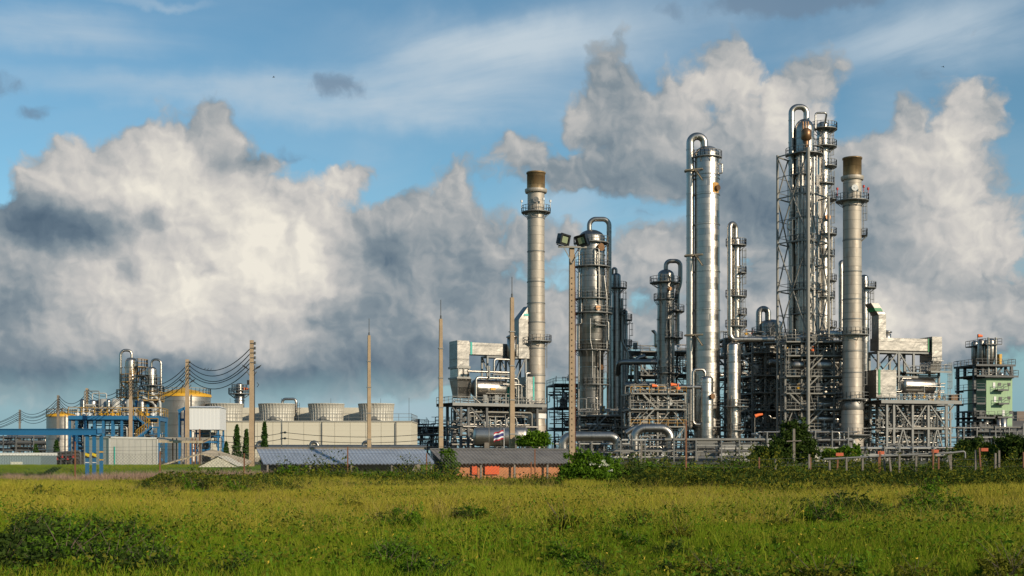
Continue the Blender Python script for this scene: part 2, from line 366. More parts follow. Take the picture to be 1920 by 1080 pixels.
# ================================================================ mesh helpers
class MB:
    """collects shapes into ONE mesh"""
    def __init__(s): s.v = []; s.f = []; s.s = []
    def add(s, vs, fs, smooth=False):
        o = len(s.v); s.v.extend(tuple(v) for v in vs)
        s.f.extend(tuple(o + i for i in f) for f in fs); s.s.extend([smooth] * len(fs))
        return s
    def box(s, x0, x1, y0, y1, z0, z1):
        vs = [(x0, y0, z0), (x1, y0, z0), (x1, y1, z0), (x0, y1, z0), (x0, y0, z1), (x1, y0, z1), (x1, y1, z1), (x0, y1, z1)]
        return s.add(vs, [(0, 3, 2, 1), (4, 5, 6, 7), (0, 1, 5, 4), (1, 2, 6, 5), (2, 3, 7, 6), (3, 0, 4, 7)])
    def bar(s, a, b, w=0.2, h=None):
        a = Vector(a); b = Vector(b); d = b - a
        if d.length < 1e-6: return s
        h = h or w; d.normalize()
        u = Vector((0, 0, 1)) if abs(d.z) < 0.95 else Vector((0, 1, 0))
        sx = d.cross(u).normalized() * (w / 2); sy = sx.cross(d).normalized() * (h / 2)
        vs = [a - sx - sy, a + sx - sy, a + sx + sy, a - sx + sy, b - sx - sy, b + sx - sy, b + sx + sy, b - sx + sy]
        return s.add(vs, [(0, 3, 2, 1), (4, 5, 6, 7), (0, 1, 5, 4), (1, 2, 6, 5), (2, 3, 7, 6), (3, 0, 4, 7)])
    def tube(s, pts, r, n=10, cap=True, smooth=True):
        pts = [Vector(p) for p in pts]
        rs = r if isinstance(r, (list, tuple)) else [r] * len(pts)
        t0 = (pts[1] - pts[0]).normalized()
        u = t0.orthogonal().normalized(); rings = []
        for i, p in enumerate(pts):
            t = ((pts[min(i + 1, len(pts) - 1)] - pts[max(i - 1, 0)])).normalized()
            u = (u - t * u.dot(t)).normalized(); w = t.cross(u)
            rings.append([p + (u * math.cos(2 * math.pi * k / n) + w * math.sin(2 * math.pi * k / n)) * rs[i] for k in range(n)])
        vs = [v for rg in rings for v in rg]; fs = []
        for i in range(len(pts) - 1):
            for k in range(n):
                a = i * n + k; b = i * n + (k + 1) % n
                fs.append((a, b, b + n, a + n))
        s.add(vs, fs, smooth)
        if cap:
            s.add(rings[0], [tuple(reversed(range(n)))]); s.add(rings[-1], [tuple(range(n))])
        return s
    def pipe(s, pts, r, bend=None, n=10, k=5, flange=None):
        """pipe along corner points with swept elbows"""
        pts = [Vector(p) for p in pts]; bend = bend or r * 2.4
        out = [pts[0]]
        for i in range(1, len(pts) - 1):
            a, b, c = pts[i - 1], pts[i], pts[i + 1]
            d1 = (a - b); d2 = (c - b); L = min(d1.length, d2.length) * 0.499
            d1.normalize(); d2.normalize(); e = min(bend, L)
            p0 = b + d1 * e; p2 = b + d2 * e
            for j in range(k + 1):
                q = j / k; th = q
                # circular-ish corner by quadratic blend pushed toward the arc
                m = 0.55
                c1 = p0.lerp(b, m); c2 = p2.lerp(b, m)
                out.append(p0 * (1 - th) ** 3 + c1 * 3 * th * (1 - th) ** 2 + c2 * 3 * th ** 2 * (1 - th) + p2 * th ** 3)
        out.append(pts[-1])
        s.tube(out, r, n)
        if flange:
            for i in range(len(pts) - 1):
                a, b = pts[i], pts[i + 1]; d = (b - a); L = d.length
                if L < flange * 1.2: continue
                d.normalize(); q = flange * 0.6
                while q < L - r * 2:
                    s.tube([a + d * q, a + d * (q + 0.10)], r * 1.10, n); q += flange
        return s
    def lathe(s, prof, n=24, c=(0, 0), smooth=True, a0=0.0, a1=None):
        full = a1 is None; m = n if full else n + 1
        a1 = 2 * math.pi if full else a1
        vs = []
        for (r, z) in prof:
            for k in range(m):
                a = a0 + (a1 - a0) * k / n
                vs.append((c[0] + r * math.cos(a), c[1] + r * math.sin(a), z))
        fs = []
        for i in range(len(prof) - 1):
            for k in range(n):
                k2 = (k + 1) % m
                fs.append((i * m + k, i * m + k2, (i + 1) * m + k2, (i + 1) * m + k))
        return s.add(vs, fs, smooth)
    def ring(s, r, z, h, t, n=24, c=(0, 0)):
        return s.lathe([(r, z), (r + t, z), (r + t, z + h), (r, z + h)], n, c, False)
    def build(s, name, m, parent=None, loc=(0, 0, 0), rz=0.0):
        me = bpy.data.meshes.new(name)
        me.from_pydata(s.v, [], s.f)
        me.polygons.foreach_set('use_smooth', s.s)
        me.materials.append(m); me.update()
        o = bpy.data.objects.new(name, me); C.objects.link(o)
        o.parent = parent; o.location = loc; o.rotation_euler = (0, 0, rz)
        return o


def tag(o, label, cat=None, group=None, kind=None):
    if label: o['label'] = label
    if cat: o['category'] = cat
    if group: o['group'] = group
    if kind: o['kind'] = kind
    return o


def thing(name, label, cat, loc=(0, 0, 0), rz=0.0, group=None):
    o = bpy.data.objects.new(name, None); C.objects.link(o)
    o.location = loc; o.rotation_euler = (0, 0, rz); o.empty_display_size = 0.2
    return tag(o, label, cat, group)


def copy_tree(o, parent=None):
    c = o.copy(); C.objects.link(c)
    if parent is not None: c.parent = parent
    for ch in list(o.children): copy_tree(ch, c)
    return c


GZ = 1.0       # level of the plant's ground; the meadow in front lies at 0


class At:
    """a vertical plane at distance D: turns photo pixels into metres"""
    def __init__(s, D): s.D = D; s.s = F / D
    def x(s, px): return (px - HX) / s.s
    def z(s, py): return CAMH + (HY - py) / s.s
    def m(s, px): return px / s.s


def sstep(a, b, t):
    t = min(1, max(0, (t - a) / (b - a))); return t * t * (3 - 2 * t)


def ground_z(x, y):
    z = GZ * sstep(89, 99, y) + 0.12 * sstep(70, 84, y) * (1 - sstep(89, 99, y))
    return z + (0.10 * math.sin(x * 0.31 + y * 0.17) + 0.07 * math.sin(x * 0.13 - y * 0.41)) * (1 - sstep(86, 100, y))


def rail(mb, pts, h=1.1, step=1.6, w=0.075):
    """handrail along a polyline at deck level"""
    pts = [Vector(p) for p in pts]; up = Vector((0, 0, h))
    for a, b in zip(pts[:-1], pts[1:]):
        L = (b - a).length; k = max(1, round(L / step))
        for i in range(k + 1):
            p = a.lerp(b, i / k); mb.bar(p, p + up, w)
        mb.bar(a + up, b + up, w); mb.bar(a + up * 0.5, b + up * 0.5, w * 0.8)


def ladder(mb, x, y, z0, z1, ang, cage=True, w=0.45):
    """vertical ladder whose rungs run along direction ang+90deg; cage hoops on the outside"""
    tx, ty = -math.sin(ang) * w / 2, math.cos(ang) * w / 2
    ox, oy = math.cos(ang), math.sin(ang)
    for q in (-1, 1): mb.bar((x + q * tx, y + q * ty, z0), (x + q * tx, y + q * ty, z1), 0.07)
    z = z0 + 0.3
    while z < z1:
        mb.bar((x - tx, y - ty, z), (x + tx, y + ty, z), 0.05); z += 0.6
    if cage and z1 - z0 > 3:
        z = z0 + 2.2
        while z < z1:
            pts = [(x + 0.42 * (ox * (0.0 + math.sin(t) * 1.6) - math.sin(ang) * math.cos(t)), y + 0.42 * (oy * math.sin(t) * 1.6 + math.cos(ang) * math.cos(t)), z) for t in [math.pi * i / 6 for i in range(7)]]
            for a, b in zip(pts[:-1], pts[1:]): mb.bar(a, b, 0.05)
            z += 1.2
        for t in (0.25, 0.5, 0.75):
            t *= math.pi
            px_, py_ = x + 0.42 * (ox * math.sin(t) * 1.6 - math.sin(ang) * math.cos(t)), y + 0.42 * (oy * math.sin(t) * 1.6 + math.cos(ang) * math.cos(t))
            mb.bar((px_, py_, z0 + 2.2), (px_, py_, z1), 0.05)


def platform(root, r, z, ext=1.1, a0=0.0, a1=360.0, m=GALV, rails=True, c=(0, 0)):
    """ring walkway round a vessel: deck part with its handrail as a sub-part"""
    full = a1 - a0 >= 359.9
    A0, A1 = R(a0), R(a1); n = max(6, int((a1 - a0) / 15))
    mb = MB()
    prof = [(r + 0.03, z - 0.14), (r + ext, z - 0.14), (r + ext, z), (r + 0.03, z), (r + 0.03, z - 0.14)]
    if full: mb.lathe(prof, n, c, False)
    else: mb.lathe(prof, n, c, False, A0, A1)
    k = max(3, int((a1 - a0) / 40))
    for i in range(k + (0 if full else 1)):
        a = A0 + (A1 - A0) * i / k
        ca, sa = math.cos(a), math.sin(a)
        mb.bar((c[0] + (r - 0.05) * ca, c[1] + (r - 0.05) * sa, z - 1.1), (c[0] + (r + ext * 0.9) * ca, c[1] + (r + ext * 0.9) * sa, z - 0.18), 0.10)
    d = mb.build('platform', m, root)
    if rails:
        rb = MB()
        pts = [(c[0] + (r + ext - 0.05) * math.cos(A0 + (A1 - A0) * i / n), c[1] + (r + ext - 0.05) * math.sin(A0 + (A1 - A0) * i / n), z) for i in range(n + 1)]
        if not full:
            pts = [(c[0] + (r + 0.1) * math.cos(A0), c[1] + (r + 0.1) * math.sin(A0), z)] + pts + [(c[0] + (r + 0.1) * math.cos(A1), c[1] + (r + 0.1) * math.sin(A1), z)]
        rail(rb, pts, 1.1, 1.0)
        rb.build('handrail', m, d)
    return d


def dome(r, z, h, k=7):
    return [(max(0.001, r * math.cos(math.pi / 2 * i / k)), z + h * math.sin(math.pi / 2 * i / k)) for i in range(k + 1)]


def column(label, D, px, prof, dome_h, rings=(), plats=(), mt=STEEL, cat='column', name='distillation_column', ladders=(), group=None, base=None, n=32, pipes=(), manholes=(), rail_m=GALV):
    """prof: [(radius px, row)] from the bottom up; everything else in photo pixels too.
    plats: (row, reach m, from deg, to deg) with -90 towards the viewer; pipes: ([(dx px, dy m, row)...], radius px)"""
    t = At(D); zb = GZ if base is None else base
    root = thing(name, label, cat, (t.x(px), D, zb), 0, group); root['kind'] = 'thing'
    Z = lambda py: t.z(py) - zb
    def rad(py):
        for (r1, y1), (r2, y2) in zip(prof[:-1], prof[1:]):
            if y2 <= py <= y1: return t.m(r1 + (r2 - r1) * (y1 - py) / max(1e-6, y1 - y2))
        return t.m(prof[-1][0] if py < prof[-1][1] else prof[0][0])
    mb = MB()
    pr = [(t.m(prof[0][0]), 0.0)] + [(t.m(r), Z(y)) for r, y in prof]
    if dome_h: pr += dome(pr[-1][0], pr[-1][1], t.m(dome_h))[1:]
    mb.lathe(pr, n); mb.build('shell', mt, root)
    for y in rings:
        MB().ring(rad(y) - 0.02, Z(y), 0.16, 0.14, n).build('flange_ring', mt, root)
    for pl in plats:
        platform(root, rad(pl[0]), Z(pl[0]), *pl[1:], m=rail_m)
    for (ang, y0, y1) in ladders:
        lb = MB(); rr = max(rad(y0), rad(y1)) + 0.35
        ladder(lb, rr * math.cos(R(ang)), rr * math.sin(R(ang)), Z(y0), Z(y1), R(ang)); lb.build('ladder', rail_m, root)
    for pp in pipes:
        pts, r = pp[0], pp[1]
        MB().pipe([(t.m(a), b, Z(y)) for a, b, y in pts], t.m(r), pp[2] * t.m(1) if len(pp) > 2 and pp[2] else None, n=14 if r > 3 else 8, k=8 if r > 3 else 4, flange=4.0 if r > 3 else None).build('overhead_pipe' if r >= 3.5 else 'pipe', PIPE if mt is not STEEL_D else PIPE_D, root)
    for (ang, y, r) in manholes:
        a = R(ang); rr = rad(y); ca, sa = math.cos(a), math.sin(a); q = t.m(r)
        m2 = MB(); p0 = Vector((rr * ca * 0.96, rr * sa * 0.96, Z(y))); d = Vector((ca, sa, 0))
        m2.tube([p0, p0 + d * 0.45], q * 0.8, 14); m2.tube([p0 + d * 0.45, p0 + d * 0.6], q, 14)
        m2.build('manhole', BRONZE, root)
    return root, t, Z, rad


# ================================================================ ground
def ground():
    xs = sorted(set([-6000, -2500, -1000, -500] + list(range(-300, 301, 6)) + [500, 1000, 2500, 6000]))
    ys = [-800, -60, 0] + [4 + 3 * i for i in range(40)] + [130, 150, 180, 220, 280, 350, 500, 900, 2000, 6000]
    vs = [(x, y, ground_z(x, y)) for y in ys for x in xs]
    W = len(xs)
    fs = [(j * W + i, j * W + i + 1, (j + 1) * W + i + 1, (j + 1) * W + i) for j in range(len(ys) - 1) for i in range(W - 1)]
    m = bpy.data.materials.new('meadow_soil'); m.use_nodes = True
    h = G(m.node_tree); p = m.node_tree.nodes['Principled BSDF']
    pos = h.n('ShaderNodeNewGeometry').outputs['Position']
    n1 = h.noise(pos, 0.12, 5, 0.6); n2 = h.noise(pos, 1.7, 6, 0.7)
    c = h.mixc(h.ss(n1, 0.35, 0.65), (0.045, 0.085, 0.006), (0.105, 0.115, 0.010))
    c = h.mixc(h.ss(n2, 0.45, 0.75), c, (0.050, 0.055, 0.010))
    y = h.sep(pos)[1]
    lawn = h.m('MULTIPLY', h.ss(y, 88, 93), h.m('SUBTRACT', 1.0, h.ss(y, 118, 140)))
    c = h.mixc(lawn, c, h.mixc(n2, (0.09, 0.17, 0.015), (0.17, 0.24, 0.03)))
    c = h.mixc(h.ss(y, 125, 150), c, h.mixc(n2, (0.15, 0.145, 0.12), (0.10, 0.105, 0.075)))
    h.put(p.inputs['Base Color'], c); p.inputs['Roughness'].default_value = 1.0; p.inputs['Specular IOR Level'].default_value = 0.0
    b = MB(); b.add(vs, fs, True)
    o = b.build('ground', m); o['kind'] = 'structure'

ground()

# ================================================================ exhaust stacks
def stack(label, D, px, cap, prof, rings, plats, ladders=(), extra=None):
    t = At(D)
    root = thing('exhaust_stack', label, 'chimney', (t.x(px), D, GZ), 0, 'furnace exhaust stacks')
    Z = lambda py: t.z(py) - GZ
    pr = [(t.m(prof[0][0]), 0)] + [(t.m(r), Z(y)) for r, y in prof]
    MB().lathe(pr, 40).build('shaft', STACK, root)
    def rad(py):
        for (r1, y1), (r2, y2) in zip(prof[:-1], prof[1:]):
            if y2 <= py <= y1: return t.m(r1 + (r2 - r1) * (y1 - py) / max(1e-6, y1 - y2))
        return t.m(prof[0][0])
    # scorched, open-topped mouth
    (cr, y0, y1) = cap; ro = t.m(cr)
    mb = MB(); mb.lathe([(ro, Z(y0)), (ro, Z(y1)), (ro + 0.12, Z(y1)), (ro + 0.12, Z(y1) + 0.25), (ro - 0.12, Z(y1) + 0.25), (ro - 0.12, Z(y0))], 40)
    mb.build('mouth', CAPM, root)
    MB().lathe([(ro - 0.1, Z(y0) - 0.5), (ro + t.m(3), Z(y0) - 0.5), (ro + t.m(4), Z(y0) - 0.2), (ro + t.m(4), Z(y0) + 0.15), (ro - 0.1, Z(y0) + 0.15)], 40, smooth=False).build('collar', STACK, root)
    for y in rings: MB().ring(rad(y) - 0.02, Z(y), 0.18, 0.10, 40).build('flange_ring', GALV, root)
    for pl in plats: platform(root, rad(pl[0]), Z(pl[0]), *pl[1:])
    for (ang, ya, yb) in ladders:
        lb = MB(); rr = rad(ya) + 0.4
        ladder(lb, rr * math.cos(R(ang)), rr * math.sin(R(ang)), Z(ya), Z(yb), R(ang)); lb.build('ladder', GALV, root)
    return root, t, Z, rad

sl, tl, Zl, rl = stack('tan exhaust stack with brown mouth rising beside the boiler unit and its flag', 237, 1005,
    (17, 357, 326), [(20, 845), (19, 800), (17, 790), (17, 640), (16, 500), (16, 360)], [411, 473, 530, 570, 606, 655, 705, 720],
    [(398, 1.15, 0, 360), (640, 1.2, -120, 60)], [(15, 640, 690)])
mb = MB(); mb.lathe([(tl.m(17.5), Zl(775)), (tl.m(20.5), Zl(772)), (tl.m(18.5), Zl(757)), (tl.m(17.2), Zl(756))], 40); mb.build('skirt', DUCT, sl)
MB().lathe([(tl.m(19.5), Zl(785)), (tl.m(19.5), Zl(776))], 40).build('band', WHITE, sl)
sr, tr, Zr, rr_ = stack('tan exhaust stack with white round plate and red beacons, right of the lattice tower', 222, 1598,
    (17, 333, 299), [(20.5, 850), (20, 772), (18, 762), (18, 620), (17, 500), (17, 336)], [388, 452, 511, 563, 600, 660, 700],
    [(377, 1.25, 0, 360), (628, 1.2, -170, 60), (748, 1.1, -200, -20), (815, 1.4, -180, 20)], [(5, 436, 380), (10, 745, 640)])
platform(sr, rr_(440), Zr(442), 1.0, -30, 40)
MB().lathe([(tr.m(18.2), Zr(772)), (tr.m(21.0), Zr(766)), (tr.m(19.0), Zr(752)), (tr.m(18.2), Zr(751))], 40).build('skirt', DUCT, sr)
for (root, t, Z, rad, y, m, r) in ((sr, tr, Zr, rr_, 356, WHITE, 6.0), (sl, tl, Zl, rl, 378, GALV, 5.5)):
    a = R(-92); rr = rad(y) + 0.3
    b = MB(); p0 = Vector((rr * math.cos(a), rr * math.sin(a), Z(y))); d = Vector((math.cos(a), math.sin(a), 0))
    b.tube([p0 - d * 0.35, p0], 0.12, 8); b.tube([p0, p0 + d * 0.12], t.m(r), 20)
    b.tube([p0 + d * 0.12, p0 + d * 0.2], t.m(r) * 0.25, 10); b.build('round_plate', m, root)
for (root, t, Z, rad, y, m) in ((sr, tr, Zr, rr_, 372, REDP), (sl, tl, Zl, rl, 394, WHITE)):
    for ang in (-175, -60, -8):
        rr = rad(y) + 1.1; b = MB(); x, yy = rr * math.cos(R(ang)), rr * math.sin(R(ang)); z = Z(y) + 0.9
        b.tube([(x, yy, z - 0.5), (x, yy, z + 0.5)], 0.05, 6); b.tube([(x, yy, z + 0.5), (x, yy, z + 0.9)], 0.2, 10)
        b.build('beacon', m, root)

# ================================================================ columns
column('tallest plain silver column with thick hooped overhead pipe and small rusty square patch', 232, 1325.5,
    [(24.5, 805), (24, 640), (23.5, 480), (23, 290)], 16, [330, 337, 367, 423, 511, 583, 657, 700, 745], [(296, 0.5, -170, 0), (800, 0.8, -160, -20)], STEEL,
    pipes=[([(-5, 0, 285), (-5, 0, 255.5), (-31.5, 0, 255.5), (-31.5, 0, 806)], 7.2, 13),
           ([(22, -0.5, 326), (28, -0.5, 326), (28, -0.5, 308), (22, -0.5, 308)], 1.4)], manholes=[(-50, 356, 5.5)])
mainc = bpy.context.scene.objects['distillation_column']
t = At(232)
b = MB(); a = R(-52); rr = t.m(23.2)
for i in range(5):
    a1, a2 = R(-72 + i * 8), R(-64 + i * 8); q = rr + 0.03
    b.add([(q * math.cos(a1), q * math.sin(a1), t.z(366) - GZ), (q * math.cos(a2), q * math.sin(a2), t.z(366) - GZ), (q * math.cos(a2), q * math.sin(a2), t.z(346) - GZ), (q * math.cos(a1), q * math.sin(a1), t.z(346) - GZ)], [(0, 1, 2, 3)], True)
b.build('rust_patch', mat('rust_patch', (0.46, 0.25, 0.07), 0.7, 0.2, 0.3, 1.5), mainc)
for y in (321, 480, 629):   # clamps holding the overhead pipe to the shell
    b = MB(); z = t.z(y) - GZ
    b.ring(t.m(7.2), z - 0.12, 0.24, 0.4, 16, (t.m(-31.5), 0))
    b.bar((t.m(-42), -0.9, z), (t.m(-12), -2.2, z), 0.22); b.bar((t.m(-24), -1.0, z), (t.m(-13), -2.3, z - 2.0), 0.2)
    b.build('pipe_clamp', mat('tan_clamp', (0.36, 0.29, 0.20), 0.6, 0.3), mainc)

column('fat dark column with round domed head behind the floodlight pole', 245, 1109,
    [(22, 790), (23, 665), (27, 655), (26, 520), (24.5, 500), (25, 448)], 17, [470, 480, 520, 545, 575, 610, 640, 690, 730, 770],
    [(456, 0.9, -200, 30), (501, 1.2, -190, 10), (561, 0.9, -200, 20), (588, 1.4, -220, 40), (612, 1.0, -80, 20), (657, 0.9, -200, 20), (721, 1.1, -120, 30), (784, 1.4, -190, 20)], STEEL_D,
    pipes=[([(-4, 0, 436), (-4, 0, 411), (33, 0, 411), (33, 0, 800)], 4.6, 12),
           ([(-24, -1.6, 475), (-25, -1.6, 790)], 1.6), ([(-20, -2.0, 560), (-20, -2.0, 610), (-30, -2.0, 610), (-30, -2, 640)], 1.6), ([(4, -2.7, 500), (4, -2.7, 470), (12, -2.7, 470), (12, -2.7, 580)], 1.6),
           ([(-4, -2.9, 600), (-4, -2.9, 640), (0, -2.9, 660), (0, -2.9, 720)], 1.3), ([(18, -2.4, 605), (30, -2.4, 605), (30, -2.4, 640)], 1.6),
           ([(14, -2.8, 660), (14, -2.8, 780)], 1.4), ([(22, -2.2, 520), (27, -2.2, 560), (27, -2.2, 655)], 1.5)],
    manholes=[(-55, 467, 7.5), (-70, 580, 5), (-50, 690, 5)], ladders=[(-30, 560, 505), (-40, 655, 592), (-35, 720, 662), (-60, 780, 725)])
column('slim dark column with railed head close right of the fat domed column', 249, 1155.5,
    [(9.5, 795), (9.5, 590), (8.5, 575), (8.5, 518)], 6, [545, 580, 620, 660, 700, 750], [(540, 1.2, -220, 40), (590, 0.8, -60, 40)], STEEL_D,
    pipes=[([(0, 0, 512), (0, 0, 503), (-7, 0, 503), (-7, 0.8, 540)], 2.4), ([(10, -0.6, 560), (10, -0.6, 640), (22, -0.6, 662), (22, -0.6, 700)], 2.0)], ladders=[(0, 640, 545)])
column('short slim column with ribbed jacket tucked behind the railed dark column', 254, 1170,
    [(7, 795), (7, 585)], 4, [610, 640, 680, 730], [(600, 0.9, -90, 60), (648, 0.9, -90, 60)], STEEL_D, ladders=[(0, 650, 605)])
column('dark column with hooped pipe and tiered balconies left of the tallest plain column', 247, 1248.5,
    [(16.5, 770), (16.5, 640), (16, 560), (15.5, 516)], 11, [535, 560, 600, 640, 690, 730],
    [(530, 1.5, 100, 290), (531, 1.2, -60, 40), (562, 0.7, -200, 0), (584, 1.9, -70, 30), (634, 1.6, -100, 30), (700, 1.2, -160, 20)], STEEL_D,
    pipes=[([(0, 0, 508), (0, 0, 489.5), (27, 0, 489.5), (27, 0, 531), (21.5, 0, 546), (21.5, 0, 645)], 4.2, 9), ([(-3, -1.9, 560), (-3, -1.9, 640)], 1.4), ([(6, -1.9, 600), (6, -1.9, 760)], 1.4)],
    ladders=[(-70, 632, 565), (-30, 580, 535)], manholes=[(-75, 544, 4)])
column('slender column with small balconies and long bent pipe, right of the tallest plain column', 231, 1380,
    [(9, 640), (8.5, 540), (8, 450)], 5, [470, 500, 530, 560, 600],
    [(460, 1.1, -180, 60), (512, 1.1, -70, 60), (556, 1.1, -180, 60), (590, 1.1, -70, 70), (612, 1.1, -180, 60)], STEEL,
    pipes=[([(-1, 0, 446), (-1, 0, 421), (-13, -1.0, 421), (-13, -1.0, 637.5), (70, -1.0, 637.5)], 5.2, 10)], ladders=[(0, 555, 465), (-40, 640, 560)])
column('bright vertical silver vessel under the bent pipe of the slender column', 229, 1375,
    [(12, 808), (11.5, 648)], 6, [665, 680, 700, 730, 755, 780], [(762, 1.6, -190, -20), (806, 0.8, -180, 0)], STEEL, name='vertical_vessel', cat='vessel')
column('small silver vessel with hooped pipe standing in front of the tallest plain column', 224, 1325,
    [(13.2, 805), (12.6, 712)], 8, [718, 737, 760, 802], [], STEEL, name='vertical_vessel', cat='vessel', manholes=[(-60, 744, 5.2)],
    pipes=[([(-3, 0, 708), (-3, 0, 693), (-26, -0.3, 693), (-26, -0.3, 770), (-26, -0.3, 796), (-12, -0.3, 796)], 2.9, 7), ([(-11, -0.2, 726), (-73, -0.2, 726), (-73, -0.2, 775)], 4.0, 9)])
column('tall silver column with fat crown pipe and rusty header inside the lattice frame', 232, 1508,
    [(19, 800), (19, 500), (18.5, 245)], 22, [262, 300, 340, 390, 430, 470, 520, 570, 620, 670, 720],
    [(291, 1.6, -200, 20), (330, 1.0, -190, -60), (365, 0.9, -180, 0), (410, 1.0, -190, -80), (455, 1.0, -180, 0), (500, 1.0, -120, 10), (545, 1.0, -180, 0), (590, 1.0, -190, -70), (637, 1.0, -180, 0)], STEEL,
    pipes=[([(4, 0, 225), (4, 0, 200.5), (-24, 0, 200.5), (-24, 0, 800)], 5.6, 12), ([(-9, -2.2, 292), (-9, -2.2, 700)], 2.6), ([(3, -2.4, 250), (3, -2.4, 640)], 2.0),
           ([(12, -2.4, 300), (12, -2.4, 700)], 2.2), ([(-22, -2.0, 415), (-36, -2.0, 417), (-36, -2.0, 434), (-22, -2.0, 434)], 1.4), ([(17, -1.6, 245), (17, -1.6, 216), (38, -1.6, 216), (38, 0, 236)], 1.8),
           ([(-15, -2.0, 300), (-15, -2.0, 560)], 1.5), ([(7, -2.6, 330), (7, -2.6, 520), (14, -2.5, 520), (14, -2.5, 690)], .9), ([(-5, -2.6, 380), (-5, -2.6, 600), (0, -2.6, 600), (0, -2.6, 720)], 1.0), ([(-19, -1.4, 340), (-19, -1.4, 480), (-12, -2.2, 480), (-12, -2.2, 650)], 1.0), ([(20, -1.5, 290), (20, -1.5, 700)], 1.2), ([(24, -1.2, 330), (24, -1.2, 560), (18, -1.8, 560), (18, -1.8, 700)], .9)], ladders=[(-120, 365, 296), (-60, 455, 370), (-110, 545, 460)])
hc = [o for o in C.objects if o.name.startswith('distillation_column') and 'crown pipe' in o.get('label', '')][0]
t = At(232); b = MB(); zz = lambda y: t.z(y) - GZ
b.lathe([(t.m(4), zz(272)), (t.m(9.5), zz(268)), (t.m(9.5), zz(252)), (t.m(6), zz(249)), (0.01, zz(248))], 18, (t.m(-3), -2.9))
for q in (-8, -2, 4): b.tube([(t.m(-3 + q * 0.8), -2.9, zz(256)), (t.m(-3 + q * 0.8), -2.9, zz(236))], t.m(1.5), 8)
b.tube([(t.m(-3), -2.9, zz(272)), (t.m(-3), -2.9, zz(292))], t.m(3.5), 10)
b.build('relief_valve_header', BRONZE, hc)
column('narrow silver column ringed with many balconies, right side of the lattice frame', 236, 1543,
    [(13, 800), (13, 560), (12.5, 460), (11.5, 330), (11, 236)], 8, [262, 285, 330, 385, 430, 470, 505, 555, 600, 640, 690],
    [(243, 1.5, -190, 60), (276, 1.4, -150, 60), (313, 1.4, -80, 60), (345, 0.9, -180, 10), (375, 1.3, -60, 50), (440, 1.3, -170, 40), (480, 0.9, -180, 0), (527, 1.2, -60, 50), (558, 0.9, -180, 30), (614, 1.2, -60, 50)], STEEL,
    ladders=[(10, 312, 245), (5, 440, 320), (10, 525, 446), (5, 612, 530)], pipes=[([(-9, -1.2, 260), (-9, -1.2, 700)], 1.5), ([(15, -0.6, 430), (15, -0.6, 700)], 1.5)], manholes=[(-70, 410, 5.5)])
column('short dark column with one balcony peeping out right of the rightmost exhaust stack', 250, 1620,
    [(9, 700), (9, 530), (8, 520)], 5, [560, 600, 640], [(540, 1.4, -100, 60)], STEEL_D, ladders=[(0, 640, 545)])
column('squat domed vessel with thick hooped pipe left of the lattice frame', 250, 1446,
    [(21, 660), (21, 608)], 9, [615, 640], [(625, 1.6, 120, 260), (632, 1.3, -70, 30)], STEEL_D, name='domed_vessel', cat='vessel',
    pipes=[([(-6, 0, 603), (-6, 0, 579), (-23, 0, 579), (-23, 0, 640)], 5.6, 9)])

# round-topped riser beside the right stack, and other big free pipes (each one its own thing)
def big_pipe(label, D, pts, r, m=PIPE, bend=None, flange=5.0, n=14):
    """pts: (px, row, dy metres)"""
    t = At(D); x0 = t.x(pts[0][0]); z0 = t.z(pts[0][1])
    b = MB(); b.pipe([(t.x(px) - x0, dy, t.z(py) - z0) for px, py, dy in pts], t.m(r), t.m(bend) if bend else None, n=n, k=8, flange=flange)
    return tag(b.build('process_pipe', m, None, (x0, D, z0)), label, 'pipe')

big_pipe('silver riser pipe with rounded top rising left of the rightmost exhaust stack', 238, [(1577, 800, 0), (1577, 500, 0), (1577, 491, 0.3), (1590, 491, 1.0), (1590, 640, 1)], 4.6, bend=7)
big_pipe('thick silver pipe crossing level behind the lattice frame to the rightmost stack', 226, [(1508, 640, 4), (1508, 628, 4), (1530, 628, 4), (1548, 622, 4), (1606, 622, 5)], 7.2, bend=9)
big_pipe('thinner grey pipe running level just below the thick silver crossing pipe', 230, [(1440, 640, 4), (1470, 638, 4), (1590, 638, 4)], 4.5, PIPE_D)
big_pipe('long silver ground pipe with both ends bent down, foot of the dark columns', 215, [(1056, 850, 0), (1056, 818, 0), (1158, 818, 0), (1158, 850, 0)], 8.8, bend=17, flange=3)
big_pipe('silver pipe bridge shaped like an upturned U under the railed steel deck', 212, [(1190, 852, 0), (1190, 803, 0), (1257, 803, 0), (1257, 852, 0)], 8.2, bend=19, flange=3)
big_pipe('short silver elbow pipe leaning behind the U shaped pipe bridge', 216, [(1175, 812, 1), (1185, 805, 1), (1198, 800, 1)], 5, bend=6)
big_pipe('dark level pipe joining the railed dark column to the tiered balcony column', 246, [(1160, 700, 2), (1160, 679, 0), (1232, 679, 0)], 5.0, PIPE_D, bend=8)
big_pipe('dark pipe dropping in steps below the level joining pipe', 250, [(1210, 668, 0), (1193, 672, 0), (1193, 715, 0), (1200, 722, 0), (1222, 722, 0)], 4.6, PIPE_D, bend=9)
big_pipe('dull grey horizontal header low between the dark columns', 252, [(1172, 722, 0), (1226, 722, 0)], 5.2, PIPE_D)
big_pipe('bent vent pipe with open top standing on the rear deck', 262, [(1229, 650, 0), (1229, 624, 0), (1224, 620, 0), (1224, 619, 0)], 3.0, PIPE, bend=4)

